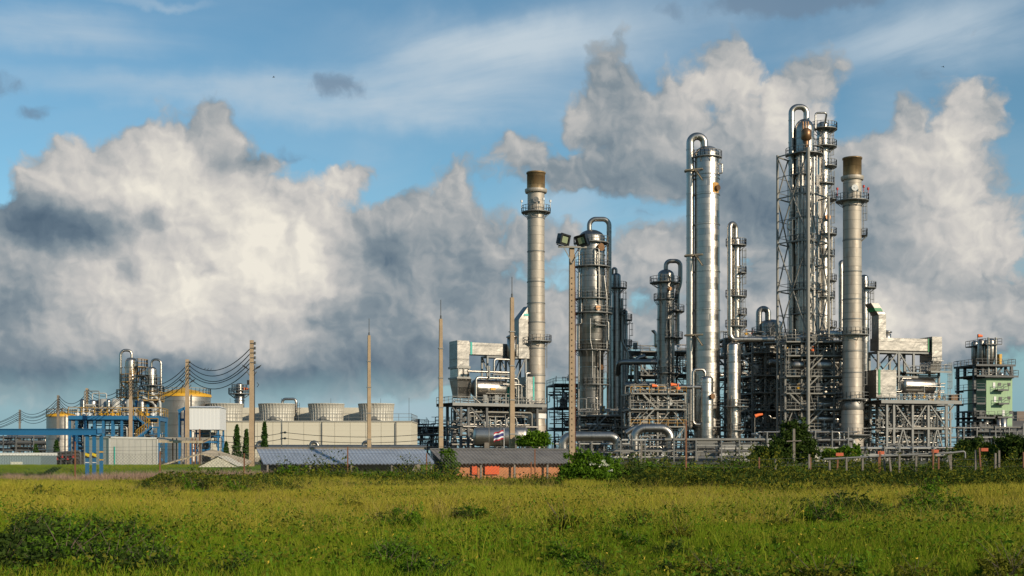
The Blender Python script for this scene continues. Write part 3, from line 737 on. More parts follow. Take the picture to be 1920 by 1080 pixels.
# ================================================================ boiler / heater units beside the stacks
class Local:
    """local frame of a unit turned by yaw about (px, D): photo pixels -> local x; rows -> local z"""
    def __init__(s, D, px, yaw, base=GZ):
        s.t = At(D); s.px0 = px; s.base = base; s.yaw = yaw
        s.k = math.cos(yaw) + math.sin(yaw) * s.t.x(px) / D
    def x(s, px, y=0.0): return (px - s.px0) / s.t.s / s.k
    def z(s, py): return s.t.z(py) - s.base
    def m(s, px): return px / s.t.s


def tapered(mb, x0, x1, y0, y1, z1, X0, X1, Y0, Y1, z0):
    """box that narrows: upper rectangle at z1, lower one at z0"""
    vs = [(X0, Y0, z0), (X1, Y0, z0), (X1, Y1, z0), (X0, Y1, z0), (x0, y0, z1), (x1, y0, z1), (x1, y1, z1), (x0, y1, z1)]
    mb.add(vs, [(0, 3, 2, 1), (4, 5, 6, 7), (0, 1, 5, 4), (1, 2, 6, 5), (2, 3, 7, 6), (3, 0, 4, 7)])


def hdrum(mb, x0, x1, y, z, r, n=22, head=0.45):
    """horizontal drum along x with domed ends"""
    L = x1 - x0; k = 5
    prof = [(r * math.sin(math.pi / 2 * i / k), -head * r * math.cos(math.pi / 2 * i / k)) for i in range(k + 1)] + [(r, L)] + [(r * math.cos(math.pi / 2 * i / k), L + head * r * math.sin(math.pi / 2 * i / k)) for i in range(1, k + 1)]
    o = len(mb.v); mb.lathe([(max(a, 0.001), b) for a, b in prof], n)
    for i in range(o, len(mb.v)):
        a, b, c = mb.v[i]; mb.v[i] = (x0 + c, y + a, z + b)


def valve(mb, x, y, z, r=0.25, up=True):
    mb.tube([(x, y, z - r), (x, y, z + r)], [r, r], 8); mb.tube([(x - r * 1.4, y, z), (x + r * 1.4, y, z)], r * 0.8, 8)
    if up:
        mb.tube([(x, y, z + r), (x, y, z + r * 3)], r * 0.3, 6); mb.tube([(x, y, z + r * 3), (x, y, z + r * 3.25)], r * 1.2, 10)


def random_pipes(root, rng, x0, x1, y0, y1, z0, z1, n, rmin=0.06, rmax=0.22, mats=(PIPE, PIPE_D, GALV_L), name='pipe'):
    for i in range(n):
        r = rmin + (rmax - rmin) * rng.random() ** 2.2
        y = y0 + (y1 - y0) * rng.random()
        m = rng.choice(mats); b = MB(); k = rng.random()
        if k < 0.34:      # riser with a bent head
            x = x0 + (x1 - x0) * rng.random(); za = z0 + (z1 - z0) * 0.5 * rng.random(); zb = za + (z1 - za) * (0.3 + 0.7 * rng.random())
            d = (rng.random() - 0.5) * 0.5 * (x1 - x0); xe = min(x1, max(x0, x + d))
            b.pipe([(x, y, za), (x, y, zb), (xe, y, zb)], r, n=8, k=4)
        elif k < 0.68:    # level run with a drop
            z = z0 + (z1 - z0) * rng.random(); xa = x0 + (x1 - x0) * rng.random() * 0.5; xb = xa + (x1 - xa) * (0.4 + 0.6 * rng.random())
            zc = max(z0, z - (z1 - z0) * 0.5 * rng.random())
            b.pipe([(xa, y, z), (xb, y, z), (xb, y, zc)], r, n=8, k=4)
        elif k < 0.86:    # plain riser with flanges
            x = x0 + (x1 - x0) * rng.random(); za = z0 + (z1 - z0) * 0.4 * rng.random(); b.pipe([(x, y, za), (x, y, z1 - (z1 - za) * 0.4 * rng.random())], r, n=8, flange=2.0)
        else:             # expansion loop
            x = x0 + (x1 - x0) * 0.7 * rng.random(); z = z0 + (z1 - z0) * (0.2 + 0.5 * rng.random()); w = 0.8 + rng.random() * 1.5; hh = 0.8 + rng.random() * 1.6
            b.pipe([(x0, y, z), (x, y, z), (x, y, z + hh), (x + w, y, z + hh), (x + w, y, z), (x1, y, z)], r, n=8, k=4)
        b.build(name, m, root)


def deck(root, x0, x1, y0, y1, z, m=GALV, edge='fblr', th=0.25, rm=None):
    b = MB(); b.box(x0, x1, y0, y1, z - 0.08, z)
    b.bar((x0, y0, z - th / 2), (x1, y0, z - th / 2), 0.14, th); b.bar((x0, y1, z - th / 2), (x1, y1, z - th / 2), 0.14, th)
    d = b.build('deck', m, root)
    rb = MB(); P = {'f': [(x0, y0, z), (x1, y0, z)], 'b': [(x0, y1, z), (x1, y1, z)], 'l': [(x0, y0, z), (x0, y1, z)], 'r': [(x1, y0, z), (x1, y1, z)]}
    for e in edge: rail(rb, P[e])
    if edge: rb.build('handrail', rm or m, d)
    return d


def steel_frame(root, xs, ys, zs, z0, w=0.34, m=GALV, brace=(), bw=0.2, beam=0.3):
    b = MB()
    for x in xs:
        for y in ys: b.bar((x, y, z0), (x, y, zs[-1]), w)
    for z in zs:
        for y in ys: b.bar((xs[0], y, z - beam / 2), (xs[-1], y, z - beam / 2), w * 0.7, beam)
        for x in xs: b.bar((x, ys[0], z - beam / 2), (x, ys[-1], z - beam / 2), w * 0.7, beam)
    lv = [z0] + list(zs)
    for (i, j, k, yi) in brace:      # bay, storey, kind, row
        y = ys[yi]; a = (xs[i], y, lv[j]); c = (xs[i + 1], y, lv[j + 1]); a2 = (xs[i + 1], y, lv[j]); c2 = (xs[i], y, lv[j + 1])
        mid = ((xs[i] + xs[i + 1]) / 2, y, lv[j + 1])
        if k in 'x/': b.bar(a, c, bw)
        if k in 'x\\': b.bar(a2, c2, bw)
        if k == 'v': b.bar(a, mid, bw); b.bar(a2, mid, bw)
        if k == '^': b.bar(c, ((xs[i] + xs[i + 1]) / 2, y, lv[j]), bw); b.bar(c2, ((xs[i] + xs[i + 1]) / 2, y, lv[j]), bw)
    return b.build('steel_frame', m, root)


# ---- left unit
Y = R(28); L = Local(234, 920, Y); rng = random.Random(5)
u = thing('boiler_unit', 'boiler unit on stilted deck with box ducts, left of the tan exhaust stack', 'boiler', (L.t.x(920), 234, GZ), Y, 'furnace boiler units')
b = MB(); b.box(L.x(851), L.x(872), -2.0, 1.4, L.z(692), L.z(643)); b.build('duct', DUCT, u)
b = MB(); b.box(L.x(849.5), L.x(873.5), -2.2, 1.6, L.z(694), L.z(690)); b.box(L.x(849.5), L.x(873.5), -2.2, 1.6, L.z(713), L.z(710))
for q in (852, 862, 871): b.box(L.x(q) - .08, L.x(q) + .08, -2.15, -1.95, L.z(711), L.z(694))
b.build('flange', GALV_L, u)
b = MB(); b.box(L.x(852), L.x(871), -1.9, 1.3, L.z(710), L.z(694)); tapered(b, L.x(851), L.x(876), -2.0, 1.4, L.z(713), L.x(855), L.x(878), -1.2, 0.8, L.z(748)); b.build('hopper', STEEL_D, u)
b = MB(); b.box(L.x(872.5), L.x(984), -1.5, 1.0, L.z(667), L.z(645)); b.build('duct', DUCT, u)
b = MB(); b.box(L.x(876), L.x(879.5), -1.58, 1.08, L.z(667.5), L.z(644.5)); b.build('band', TEAL, u)
b = MB(); tapered(b, L.x(964), L.x(986), -1.7, 1.2, L.z(645) - .01, L.x(964), L.x(986), -1.7, 1.2, L.z(671)); b.build('duct_bottom', DUCT, u)
b = MB(); b.box(L.x(966), L.x(985), -1.4, 1.0, L.z(645), L.z(598)); tapered(b, L.x(985), L.x(1003), -1.2, 0.8, L.z(571), L.x(966), L.x(985), -1.4, 1.0, L.z(598)); b.build('duct', DUCT, u)
b = MB(); tapered(b, L.x(976.5), L.x(998), -1.40, 0.95, L.z(586), L.x(974.5), L.x(995), -1.44, 1.0, L.z(590)); b.build('band', TEAL, u)
b = MB(); b.lathe([(0.01, L.z(628)), (0.5, L.z(629)), (1.05, L.z(632)), (1.05, L.z(634)), (0.5, L.z(634)), (0.88, L.z(635)), (0.88, L.z(668)), (0.6, L.z(671)), (0.3, L.z(700))], 20, (L.x(947), -2.6)); b.build('silencer', STEEL, u)
b = MB(); hdrum(b, L.x(884), L.x(934), -1.6, L.z(729), L.m(16)); b.build('boiler_drum', STEEL, u)
b = MB()
for q in (897, 918): b.box(L.x(q) - .4, L.x(q) + .4, -2.9, -0.3, L.z(756), L.z(742))
b.build('saddle', GALV, u)
b = MB(); b.box(L.x(905), L.x(914), -3.3, -3.2, L.z(733), L.z(729)); b.build('name_plate', YELLOW, u)
b = MB(); b.box(L.x(975), L.x(992), -2.6, 0.8, L.z(764), L.z(706)); b.box(L.x(948), L.x(960), -2.2, 0.6, L.z(760), L.z(716)); b.build('casing', DUCT, u)
b = MB(); b.box(L.x(986), L.x(989), -2.66, 0.9, L.z(752), L.z(705.5)); b.build('band', TEAL, u); b = MB(); b.box(L.x(945), L.x(948), -2.26, 0.7, L.z(752), L.z(716)); b.build('band', TEAL, u)
steel_frame(u, [L.x(908), L.x(942), L.x(979)], [-1.3, 0.9], [L.z(668.5)], L.z(758), 0.32, GALV, [(0, 0, 'x', 1), (1, 0, 'x', 0), (1, 0, 'x', 1)], 0.18)
deck(u, L.x(833), L.x(1004), -4.2, 2.6, L.z(758), GALV, 'fblr', 0.55)
deck(u, L.x(906), L.x(948), -4.0, -3.1, L.z(704), GALV, '', 0.2)
steel_frame(u, [L.x(851), L.x(864), L.x(897), L.x(945), L.x(990)], [-3.4, 2.2], [L.z(800), L.z(761)], 0, 0.42, DARK, [(1, 1, '\\', 0), (1, 0, 'x', 1), (2, 1, '/', 1), (2, 0, 'x', 0), (3, 1, 'v', 1), (0, 0, '/', 1), (1, 1, '/', 1)], 0.26)
b = MB(); b.bar((L.x(833), -3.4, L.z(762)), (L.x(852), -3.4, L.z(786)), 0.2); b.build('strut', DARK, u)
deck(u, L.x(842), L.x(854), -4.0, -2.4, L.z(798), DARK, 'fl', 0.2)
for i, (pts, r) in enumerate([([(878, 760), (878, 711), (955, 711), (955, 760)], 2.4), ([(862, 700), (945, 700), (945, 676), (910, 676), (910, 702)], 2.2), ([(925, 722), (960, 722), (960, 762)], 1.8), ([(968, 765), (968, 700), (975, 700)], 2.0), ([(900, 713), (900, 690)], 1.5), ([(870, 748), (885, 760), (1000, 760)], 1.5)]):
    MB().pipe([(L.x(a), -3.4 - 0.12 * i, L.z(c)) for a, c in pts], L.m(r), n=10).build('pipe', PIPE, u)
random_pipes(u, rng, L.x(850), L.x(990), -3.6, 1.5, 0.3, L.z(766), 34, 0.06, 0.2)
random_pipes(u, rng, L.x(882), L.x(985), -3.6, 1.0, L.z(757), L.z(705), 16, 0.05, 0.13)
for i in range(6):
    b = MB(); valve(b, L.x(890 + 18 * i), -3.7, L.z(752), 0.22); b.build('valve', rng.choice([PIPE_W, GALV_L, WHITE]), u)
b = MB(); b.bar((L.x(843), -4.0, L.z(757)), (L.x(843), -4.0, L.z(735)), 0.07); b.tube([(L.x(843), -4.0, L.z(735)), (L.x(843), -4.0, L.z(731))], 0.16, 8); b.build('lamp', DARK, u)

t = At(224); v = thing('storage_drum', 'long horizontal silver drum lying under the boiler deck behind the flag', 'vessel', (t.x(939), 224, GZ))
b = MB(); hdrum(b, -t.m(44), t.m(44), 0, t.z(818) - GZ, t.m(19), 28); b.build('shell', STEEL, v)
for q in (-22, 0, 22): MB().lathe([(t.m(19), -.06), (t.m(19) + .06, -.06), (t.m(19) + .06, .06), (t.m(19), .06)], 28).build('band', GALV_L, v, (t.m(q), 0, t.z(818) - GZ)).rotation_euler = (0, R(90), 0)
for q in (-26, 26):
    b = MB(); b.box(t.m(q) - .4, t.m(q) + .4, -1.6, 1.6, 0, t.z(830) - GZ); b.build('saddle', CONC_G, v)
for q in range(7):
    b = MB(); x = t.m(-30 + q * 10); b.tube([(x, -.3, t.z(802) - GZ), (x, -.3, t.z(790 - (q % 3) * 5) - GZ)], 0.14, 8); valve(b, x, -.3, t.z(794) - GZ, .2, False); b.build('nozzle', PIPE, v)

# ---- right unit
Y = R(16); L = Local(226, 1695, Y); rng = random.Random(8)
u = thing('boiler_unit', 'boiler unit on stilted deck with long box duct, right of the rightmost exhaust stack', 'boiler', (L.t.x(1695), 226, GZ), Y, 'furnace boiler units')
b = MB(); b.box(L.x(1628), L.x(1740), -1.6, 1.2, L.z(659), L.z(636)); b.build('duct', DUCT, u)
b = MB(); b.box(L.x(1736.5), L.x(1739), -1.7, 1.3, L.z(660), L.z(635.5)); b.build('band', GREENB, u)
b = MB(); b.box(L.x(1742), L.x(1764), -2.2, 1.6, L.z(678), L.z(632)); b.build('duct', DUCT, u)
b = MB(); tapered(b, L.x(1742), L.x(1764), -2.1, 1.5, L.z(678.5), L.x(1736), L.x(1762), -1.6, 1.2, L.z(700)); b.build('hopper', STEEL_D, u)
b = MB(); b.box(L.x(1630), L.x(1646), -1.3, 1.0, L.z(636), L.z(592)); tapered(b, L.x(1614), L.x(1630), -1.2, 0.9, L.z(572), L.x(1630), L.x(1646), -1.3, 1.0, L.z(594)); b.build('duct', DUCT, u)
b = MB(); tapered(b, L.x(1619), L.x(1634.5), -1.36, 1.02, L.z(581), L.x(1623), L.x(1639), -1.38, 1.05, L.z(587)); b.build('band', GREENB, u)
b = MB(); b.lathe([(0.01, L.z(620)), (0.95, L.z(623)), (0.95, L.z(625)), (0.35, L.z(626)), (0.8, L.z(627)), (0.8, L.z(637))], 18, (L.x(1656), 0)); b.build('vent_cap', PIPE_D, u)
b = MB(); b.box(L.x(1617), L.x(1661), -2.4, 1.4, L.z(748), L.z(696)); b.build('casing', DUCT, u)
b = MB(); b.box(L.x(1621), L.x(1625.5), -2.48, 1.5, L.z(742), L.z(695.5)); b.build('band', GREENB, u)
b = MB(); hdrum(b, L.x(1682), L.x(1745), -1.4, L.z(724), L.m(15)); b.build('boiler_drum', STEEL, u)
steel_frame(u, [L.x(1627), L.x(1672), L.x(1705), L.x(1762)], [-1.5, 1.3], [L.z(706), L.z(661)], L.z(752), 0.34, GALV, [(0, 1, 'x', 1), (1, 1, '\\', 0), (0, 1, '/', 0), (1, 1, 'x', 1)], 0.2)
deck(u, L.x(1617), L.x(1795), -3.9, 2.6, L.z(752), GALV, 'fblr', 0.6)
deck(u, L.x(1728), L.x(1774), -3.6, 1.0, L.z(697), GALV, 'fblr', 0.3)
deck(u, L.x(1682), L.x(1730), -2.4, 1.0, L.z(699), GALV, 'f', 0.25)
steel_frame(u, [L.x(1634), L.x(1649), L.x(1690), L.x(1725), L.x(1766)], [-3.2, 2.0], [L.z(803), L.z(755)], -0.2, 0.4, GALV, [(1, 1, '\\', 0), (2, 1, '/', 0), (3, 1, '\\', 0), (2, 1, 'v', 1), (1, 1, 'x', 1), (3, 1, 'x', 1), (1, 0, 'v', 0), (3, 0, 'v', 0)], 0.22)
b = MB(); b.bar((L.x(1770), -3.2, L.z(776)), (L.x(1786), -3.2, L.z(757)), 0.2); b.build('strut', GALV, u)
b = MB(); ladder(b, L.x(1777), -2.6, L.z(752), L.z(680), R(-90)); b.build('ladder', GALV, u)
b = MB(); ladder(b, L.x(1762), -3.8, L.z(820), L.z(755), R(-90), False); b.build('ladder', GALV, u)
deck(u, L.x(1690), L.x(1765), -3.4, 1.8, L.z(802), GALV_L, '', 0.3)
random_pipes(u, rng, L.x(1636), L.x(1765), -2.8, 1.6, 0.2, L.z(758), 72, 0.05, 0.2, (PIPE, PIPE_D, GALV, DARK))
random_pipes(u, rng, L.x(1664), L.x(1764), -1.0, 2.2, L.z(751), L.z(690), 20, 0.05, 0.16, (PIPE_D, DARK, PIPE))
random_pipes(u, rng, L.x(1664), L.x(1770), -3.4, 0.6, L.z(751), L.z(702), 26, 0.05, 0.13, (PIPE, GALV_L, PIPE_D))
random_pipes(u, rng, L.x(1738), L.x(1772), -3.4, 0.6, L.z(696), L.z(668), 12, 0.05, 0.12, (PIPE, GALV, PIPE_D))
for i in range(9):
    b = MB(); valve(b, L.x(1670 + 11 * i), -3.5, L.z(746), 0.2); b.build('valve', rng.choice([PIPE_W, GALV_L, WHITE, YELLOW]), u)
b = MB(); b.box(L.x(1776), L.x(1790), -3.4, -2.6, L.z(751), L.z(741)); b.build('control_box', mat('brown_box', (0.2, 0.11, 0.05), 0.7), u)

# ================================================================ lattice tower round the two tall columns
t = At(228); lt = thing('lattice_tower', 'open galvanised lattice tower with diagonal bracing round the two tallest silver columns', 'tower', (t.x(1508), 228, GZ))
cs = [((1461 - 1508) / t.s, 1.5), ((1504 - 1508) / t.s, -4.6), ((1555 - 1508) / t.s, 0.6), ((1512 - 1508) / t.s, 6.8)]
rowsz = [t.z(y) - GZ for y in (845, 800, 728, 636, 545, 455, 370, 291)]
for (x, y), top in zip(cs, (291, 291, 370, 291)):
    b = MB(); b.tube([(x, y, 0), (x, y, t.z(top) - GZ + 0.3)], 0.24 if y > -4 else 0.34, 10); b.build('post', GALV_L, lt)
for i in range(4):
    a, c = cs[i], cs[(i + 1) % 4]; d = MB(); top = 6 if i in (1, 2) else 7
    for k in range(1, top + 1): MB().bar((*a, rowsz[k]), (*c, rowsz[k]), 0.2).build('girt', GALV_L, lt)
    for k in range(0, top):
        m_ = ((a[0] + c[0]) / 2, (a[1] + c[1]) / 2)
        if (k + i) % 2: d.bar((*a, rowsz[k]), (*m_, rowsz[k + 1]), 0.17); d.bar((*c, rowsz[k]), (*m_, rowsz[k + 1]), 0.17)
        else: d.bar((*m_, rowsz[k]), (*a, rowsz[k + 1]), 0.17); d.bar((*m_, rowsz[k]), (*c, rowsz[k + 1]), 0.17)
    d.build('brace', GALV_L, lt)
    for k in range(1, top):     # light guard rails and cross ties between the main girts
        zm = (rowsz[k] + rowsz[k + 1]) / 2; e = MB(); e.bar((*a, zm), (*c, zm), 0.10); e.bar((*a, rowsz[k] + 1.1), (*c, rowsz[k] + 1.1), 0.08); e.bar(((a[0] + c[0]) / 2, (a[1] + c[1]) / 2, rowsz[k]), ((a[0] + c[0]) / 2, (a[1] + c[1]) / 2, zm), 0.09); e.build('guard_rail', GALV, lt)

# ================================================================ process structures (frames crowded with pipes)
def module(label, D, px0, px1, rows, seed, depth=8.0, bays=3, npipe=28, m=GALV, yaw=0.14, brace='x', drums=(), valves=8, rails=True, name='process_structure', pm=(PIPE, PIPE_D, GALV_L), rmax=0.24, group=None, ym=None):
    pxc = (px0 + px1) / 2; L = Local(D, pxc, yaw); rng = random.Random(seed)
    u = thing(name, label, 'process structure', (L.t.x(pxc), D, GZ), yaw, group)
    xs = [L.x(px0 + (px1 - px0) * i / bays) for i in range(bays + 1)]
    zs = [L.z(y) for y in rows]; hy = depth / 2
    br = []
    for i in range(bays):
        for j in range(len(zs)):
            for yi in (0, 1):
                if rng.random() < 0.42: br.append((i, j, rng.choice(brace + 'v/\\'), yi))
    steel_frame(u, xs, [-hy, hy], zs, 0, 0.3, m, br, 0.16)
    for j, z in enumerate(zs):
        deck(u, xs[0], xs[-1], -hy - 0.8, hy + 0.4, z + 0.02, m, ('fr' if rng.random() < .6 else 'fl') if rails else '', 0.22, ym if ym and rng.random() < .3 else None)
    lv = [0.2] + zs
    per = max(1, int(npipe * 1.7) // len(zs))
    for j, z in enumerate(lv_ := [0.0] + zs[:-1]):      # machines standing on every deck: exchangers, small drums, cable trays
        top = zs[j]
        for q in range(max(2, bays)):
            x = xs[0] + (xs[-1] - xs[0]) * rng.random(); yy = -hy * .6 + hy * 1.5 * rng.random(); r = rng.uniform(.28, .62); b = MB(); hgt = min(top - z - .6, rng.uniform(1.2, 3.4))
            if hgt < .8: continue
            if rng.random() < .5: b.lathe([(r, z + .1), (r, z + hgt)] + dome(r, z + hgt, r * .5, 3)[1:], 14, (x, yy)); b.build('drum', rng.choice([STEEL_D, STEEL, PIPE_D]), u)
            else:
                w_ = rng.uniform(1.2, 3.0); x = max(xs[0], min(xs[-1] - w_, x)); hdrum(b, x, x + w_, yy, z + .5 + r, r, 14); b.build('exchanger', rng.choice([STEEL_D, STEEL, PIPE_D, DARK]), u)
        b = MB(); zt = z + (top - z) * rng.uniform(.62, .8); b.box(xs[0], xs[-1], hy * .3, hy * .3 + .8, zt, zt + .18); b.build('cable_tray', DARK, u)
        b = MB(); zt = z + (top - z) * rng.uniform(.4, .9); yq = rng.uniform(-hy, 0); b.box(xs[0], xs[-1], yq, yq + .5, zt, zt + .12); b.build('cable_tray', m, u)
    for a, c in zip(lv[:-1], lv[1:]):
        random_pipes(u, rng, xs[0], xs[-1], -hy - 0.2, hy, a, c - 0.4, per, 0.05, rmax, pm)
    random_pipes(u, rng, xs[0], xs[-1], -hy, hy * .5, zs[-1], zs[-1] + 2.2, max(2, per // 3), 0.05, 0.12, pm)
    for i in range(9):      # thin lines that wander square-cornered through the frame
        p = [xs[0] + (xs[-1] - xs[0]) * rng.random(), rng.uniform(-hy - .3, hy * .4), rng.uniform(.3, zs[-1])]; pts = [tuple(p)]
        for s_ in range(15):
            k = (s_ + i) % 2; p = list(p)
            if k: p[0] = min(xs[-1], max(xs[0], p[0] + rng.choice((-1, 1)) * rng.uniform(1, 4)))
            else: p[2] = min(zs[-1] + 1.5, max(.2, p[2] + rng.choice((-1, 1)) * rng.uniform(1, 3.6)))
            if abs(p[0] - pts[-1][0]) + abs(p[2] - pts[-1][2]) > .3: pts.append(tuple(p))
        MB().pipe(pts, rng.uniform(.045, .10), n=6, k=2).build('conduit', rng.choice(pm + (GALV_L,)), u)
    if len(zs) > 1 and rails:
        for j in range(len(zs) - 1):    # stair flights from deck to deck
            b = MB(); xa = xs[0] + (xs[-1] - xs[0]) * rng.uniform(.1, .5); xb = xa + (zs[j + 1] - zs[j]) * 1.0 * rng.choice((-1, 1))
            for yy in (-hy - .75, -hy - .1): b.bar((xa, yy, zs[j]), (xb, yy, zs[j + 1]), .08, .22); b.bar((xa, yy, zs[j] + 1), (xb, yy, zs[j + 1] + 1), .06)
            for q in range(9): b.box(xa + (xb - xa) * q / 9 - .12, xa + (xb - xa) * q / 9 + .12, -hy - .75, -hy - .1, zs[j] + (zs[j + 1] - zs[j]) * q / 9, zs[j] + (zs[j + 1] - zs[j]) * q / 9 + .05)
            b.build('stair', m, u)
            b = MB(); ladder(b, xs[rng.randrange(len(xs))] + .3, -hy - .3, zs[j], zs[j + 1] + 1, R(-90)); b.build('ladder', m, u)
    for (xa, xb, row, r, yy) in drums:
        b = MB(); hdrum(b, L.x(xa), L.x(xb), yy, L.z(row), L.m(r)); b.build('drum', rng.choice([STEEL, STEEL_D]), u)
    for i in range(valves):
        b = MB(); j = rng.randrange(len(lv)); valve(b, xs[0] + (xs[-1] - xs[0]) * rng.random(), -hy - 0.5 - 0.3 * rng.random(), lv[j] + 0.9, 0.17 + 0.1 * rng.random()); b.build('valve', rng.choice([PIPE_W, GALV_L, WHITE, YELLOW, ORANGE if rng.random() < .15 else GALV]), u)
    for i in range(3):
        b = MB(); x = xs[0] + (xs[-1] - xs[0]) * rng.random(); z = lv[rng.randrange(len(lv))]; b.box(x, x + 0.9, -hy - 0.55, -hy - 0.2, z + 0.3, z + 1.7); b.build('cabinet', rng.choice([GALV, GALV_L, PIPE_W, DARK]), u)
    return u, L

module('dark cluttered pipe structure behind the light pole, between stack and dark columns', 262, 1032, 1092, (805, 765, 722), 11, 9, 2, 26, DARK, pm=(PIPE_D, DARK, GALV))
module('low railed pipe structure at the feet of the fat dark column', 236, 1078, 1178, (812, 780), 12, 8, 3, 34, GALV, drums=[(1092, 1140, 797, 5, -3.4)])
module('dark tiered structure between the two dark column groups', 266, 1166, 1246, (800, 760, 706, 662), 13, 9, 3, 44, GALV, pm=(PIPE_D, PIPE, GALV_L), drums=[(1190, 1240, 742, 10, 0)])
module('open grey braced deck structure above the upturned U shaped pipe', 226, 1172, 1278, (800, 768, 739), 14, 6, 2, 22, GALV_L, brace='/\\', pm=(PIPE, GALV_L), valves=10, ym=mat('yellow_rail', (.45, .24, .04), .6))
module('tall shadowed pipe structure behind the tallest plain column', 264, 1242, 1316, (800, 752, 704, 662), 15, 9, 2, 44, GALV, pm=(PIPE_D, GALV_L, PIPE))
module('narrow tiered pipe structure behind the slender column', 262, 1345, 1402, (800, 755, 710, 668, 638), 16, 9, 2, 50, GALV_L, pm=(PIPE_D, GALV, PIPE))
module('wide tiered pipe structure with silver drums right of the bright vertical vessel', 244, 1394, 1470, (806, 770, 738, 706, 664, 640), 17, 9, 3, 66, GALV_L, drums=[(1425, 1446, 684, 9, -4.6), (1400, 1420, 690, 8, -3), (1400, 1450, 785, 8, -1)], pm=(PIPE_D, PIPE, GALV_L))
module('great tiered pipe structure with round drums behind the lattice tower legs', 246, 1466, 1592, (806, 768, 738, 706, 660), 18, 11, 4, 74, GALV_L, drums=[(1488, 1520, 684, 13, -3.5), (1534, 1552, 684, 10, -5.4), (1560, 1592, 683, 9, -4), (1490, 1560, 742, 9, -2), (1500, 1570, 788, 10, -2)], pm=(PIPE_D, PIPE, GALV_L), ym=mat('yellow_rail', (.45, .24, .04), .6))
module('shallow front pipe structure standing between the lattice tower legs', 226.6, 1468, 1590, (806, 768, 738, 706, 668, 642), 24, 3.2, 4, 70, GALV_L, yaw=0.02, drums=[(1484, 1500, 686, 9, -1.6), (1528, 1552, 686, 10, -1.4), (1520, 1560, 786, 7, -1)], pm=(PIPE_D, PIPE, GALV_L, DARK), rmax=.2)
module('second tiered pipe structure filling the gap behind the wide drum structure', 268, 1390, 1480, (800, 750, 700, 655), 19, 8, 3, 46, GALV, pm=(PIPE_D, PIPE, GALV))
module('rearmost dark pipe structure beyond the lattice tower', 272, 1478, 1600, (800, 750, 700, 655), 20, 8, 4, 46, GALV, pm=(PIPE_D, PIPE, GALV))
module('far low pipe rack between the cooling towers and the boiler unit', 300, 772, 850, (815, 800), 21, 6, 4, 22, DARK, pm=(DARK, PIPE_D), valves=3)
module('low dense pipe structure under the left boiler deck rear', 262, 850, 1000, (815, 788, 764), 22, 6, 5, 40, GALV, pm=(PIPE_D, DARK, PIPE))
module('low dense pipe structure behind the legs of the right boiler unit', 248, 1625, 1772, (812, 786, 760), 23, 7, 5, 60, GALV, pm=(PIPE_D, PIPE, GALV_L))


def pipe_rack(label, D, px0, px1, rows, seed, depth=3.0, bays=5, m=GALV, mats=(PIPE, PIPE_D, PIPE_W, GALV_L), yaw=0.0, cross=True, rr=(0.05, 0.24), base=GZ):
    """low rack: bents carrying tiers of long level pipes"""
    pxc = (px0 + px1) / 2; L = Local(D, pxc, yaw, base); rng = random.Random(seed)
    u = thing('pipe_rack', label, 'pipe rack', (L.t.x(pxc), D, base), yaw)
    xs = [L.x(px0 + (px1 - px0) * i / bays) for i in range(bays + 1)]; zs = [L.z(y) for y in rows]
    for x in xs:
        b = MB(); x += rng.uniform(-.5, .5)
        for y in (-depth / 2, depth / 2): b.bar((x, y, 0), (x, y, zs[-1] + rng.choice([0.1, 0.4, 0.9])), 0.2)
        for z in zs: b.bar((x, -depth / 2, z - 0.15), (x, depth / 2, z - 0.15), 0.2)
        b.build('bent', m, u)
    for z in zs:
        k = max(2, int(depth / 0.42))
        for i in range(k):
            r = rr[0] + (rr[1] - rr[0]) * rng.random() ** 1.5; y = -depth / 2 + 0.3 + (depth - 0.6) * i / (k - 1)
            a, c = xs[0] - rng.random() * 2, xs[-1] + rng.random() * 2
            if rng.random() < .4: a = xs[0] + (xs[-1] - xs[0]) * rng.random() * .6
            elif rng.random() < .4: c = xs[0] + (xs[-1] - xs[0]) * (.4 + .6 * rng.random())
            pts = [(a, y, z + r), (c, y, z + r)]
            if rng.random() < 0.35: pts.append((c, y, max(0.1, z - 2.0)))
            MB().pipe(pts, r, n=8, flange=6.0).build('pipe', rng.choice(mats), u)
    random_pipes(u, rng, xs[0], xs[-1], -depth / 2 - .3, depth / 2, .1, zs[-1] + 1.0, int(bays * 3), .04, .15, (PIPE, PIPE_D, DARK, GALV))
    return u

pipe_rack('long low pipe rack in front of the silver columns, above the shrubs', 205, 1168, 1432, (860, 848, 836, 827), 31, 3.2, 6)
pipe_rack('low pipe rack before the lattice tower legs', 212, 1440, 1585, (845, 828, 812), 32, 3.0, 5, rr=(0.12, 0.34))
pipe_rack('low rusty pipe rack in front of the right boiler unit', 204, 1620, 1800, (856, 842), 33, 3.0, 6, rr=(0.1, 0.22))
pipe_rack('high pipe rack running right to the green building', 252, 1770, 1915, (822, 803), 34, 3.0, 5, rr=(0.1, 0.2))
pipe_rack('low pale pipe rack beyond the blue pipe bridge', 260, -40, 150, (846, 833, 822), 35, 4.0, 7, mats=(PIPE_W, GALV, PIPE, DARK), rr=(0.12, 0.4))
pipe_rack('far silver pipe rack behind the blue pipe bridge posts', 330, -60, 100, (828, 812), 36, 3.0, 7, m=DARK, mats=(GALV, DARK, PIPE_D))
rng = random.Random(77)
pipe_rack('dense low pipe rack under the dark columns', 222, 1060, 1180, (850, 834), 37, 3.2, 5)

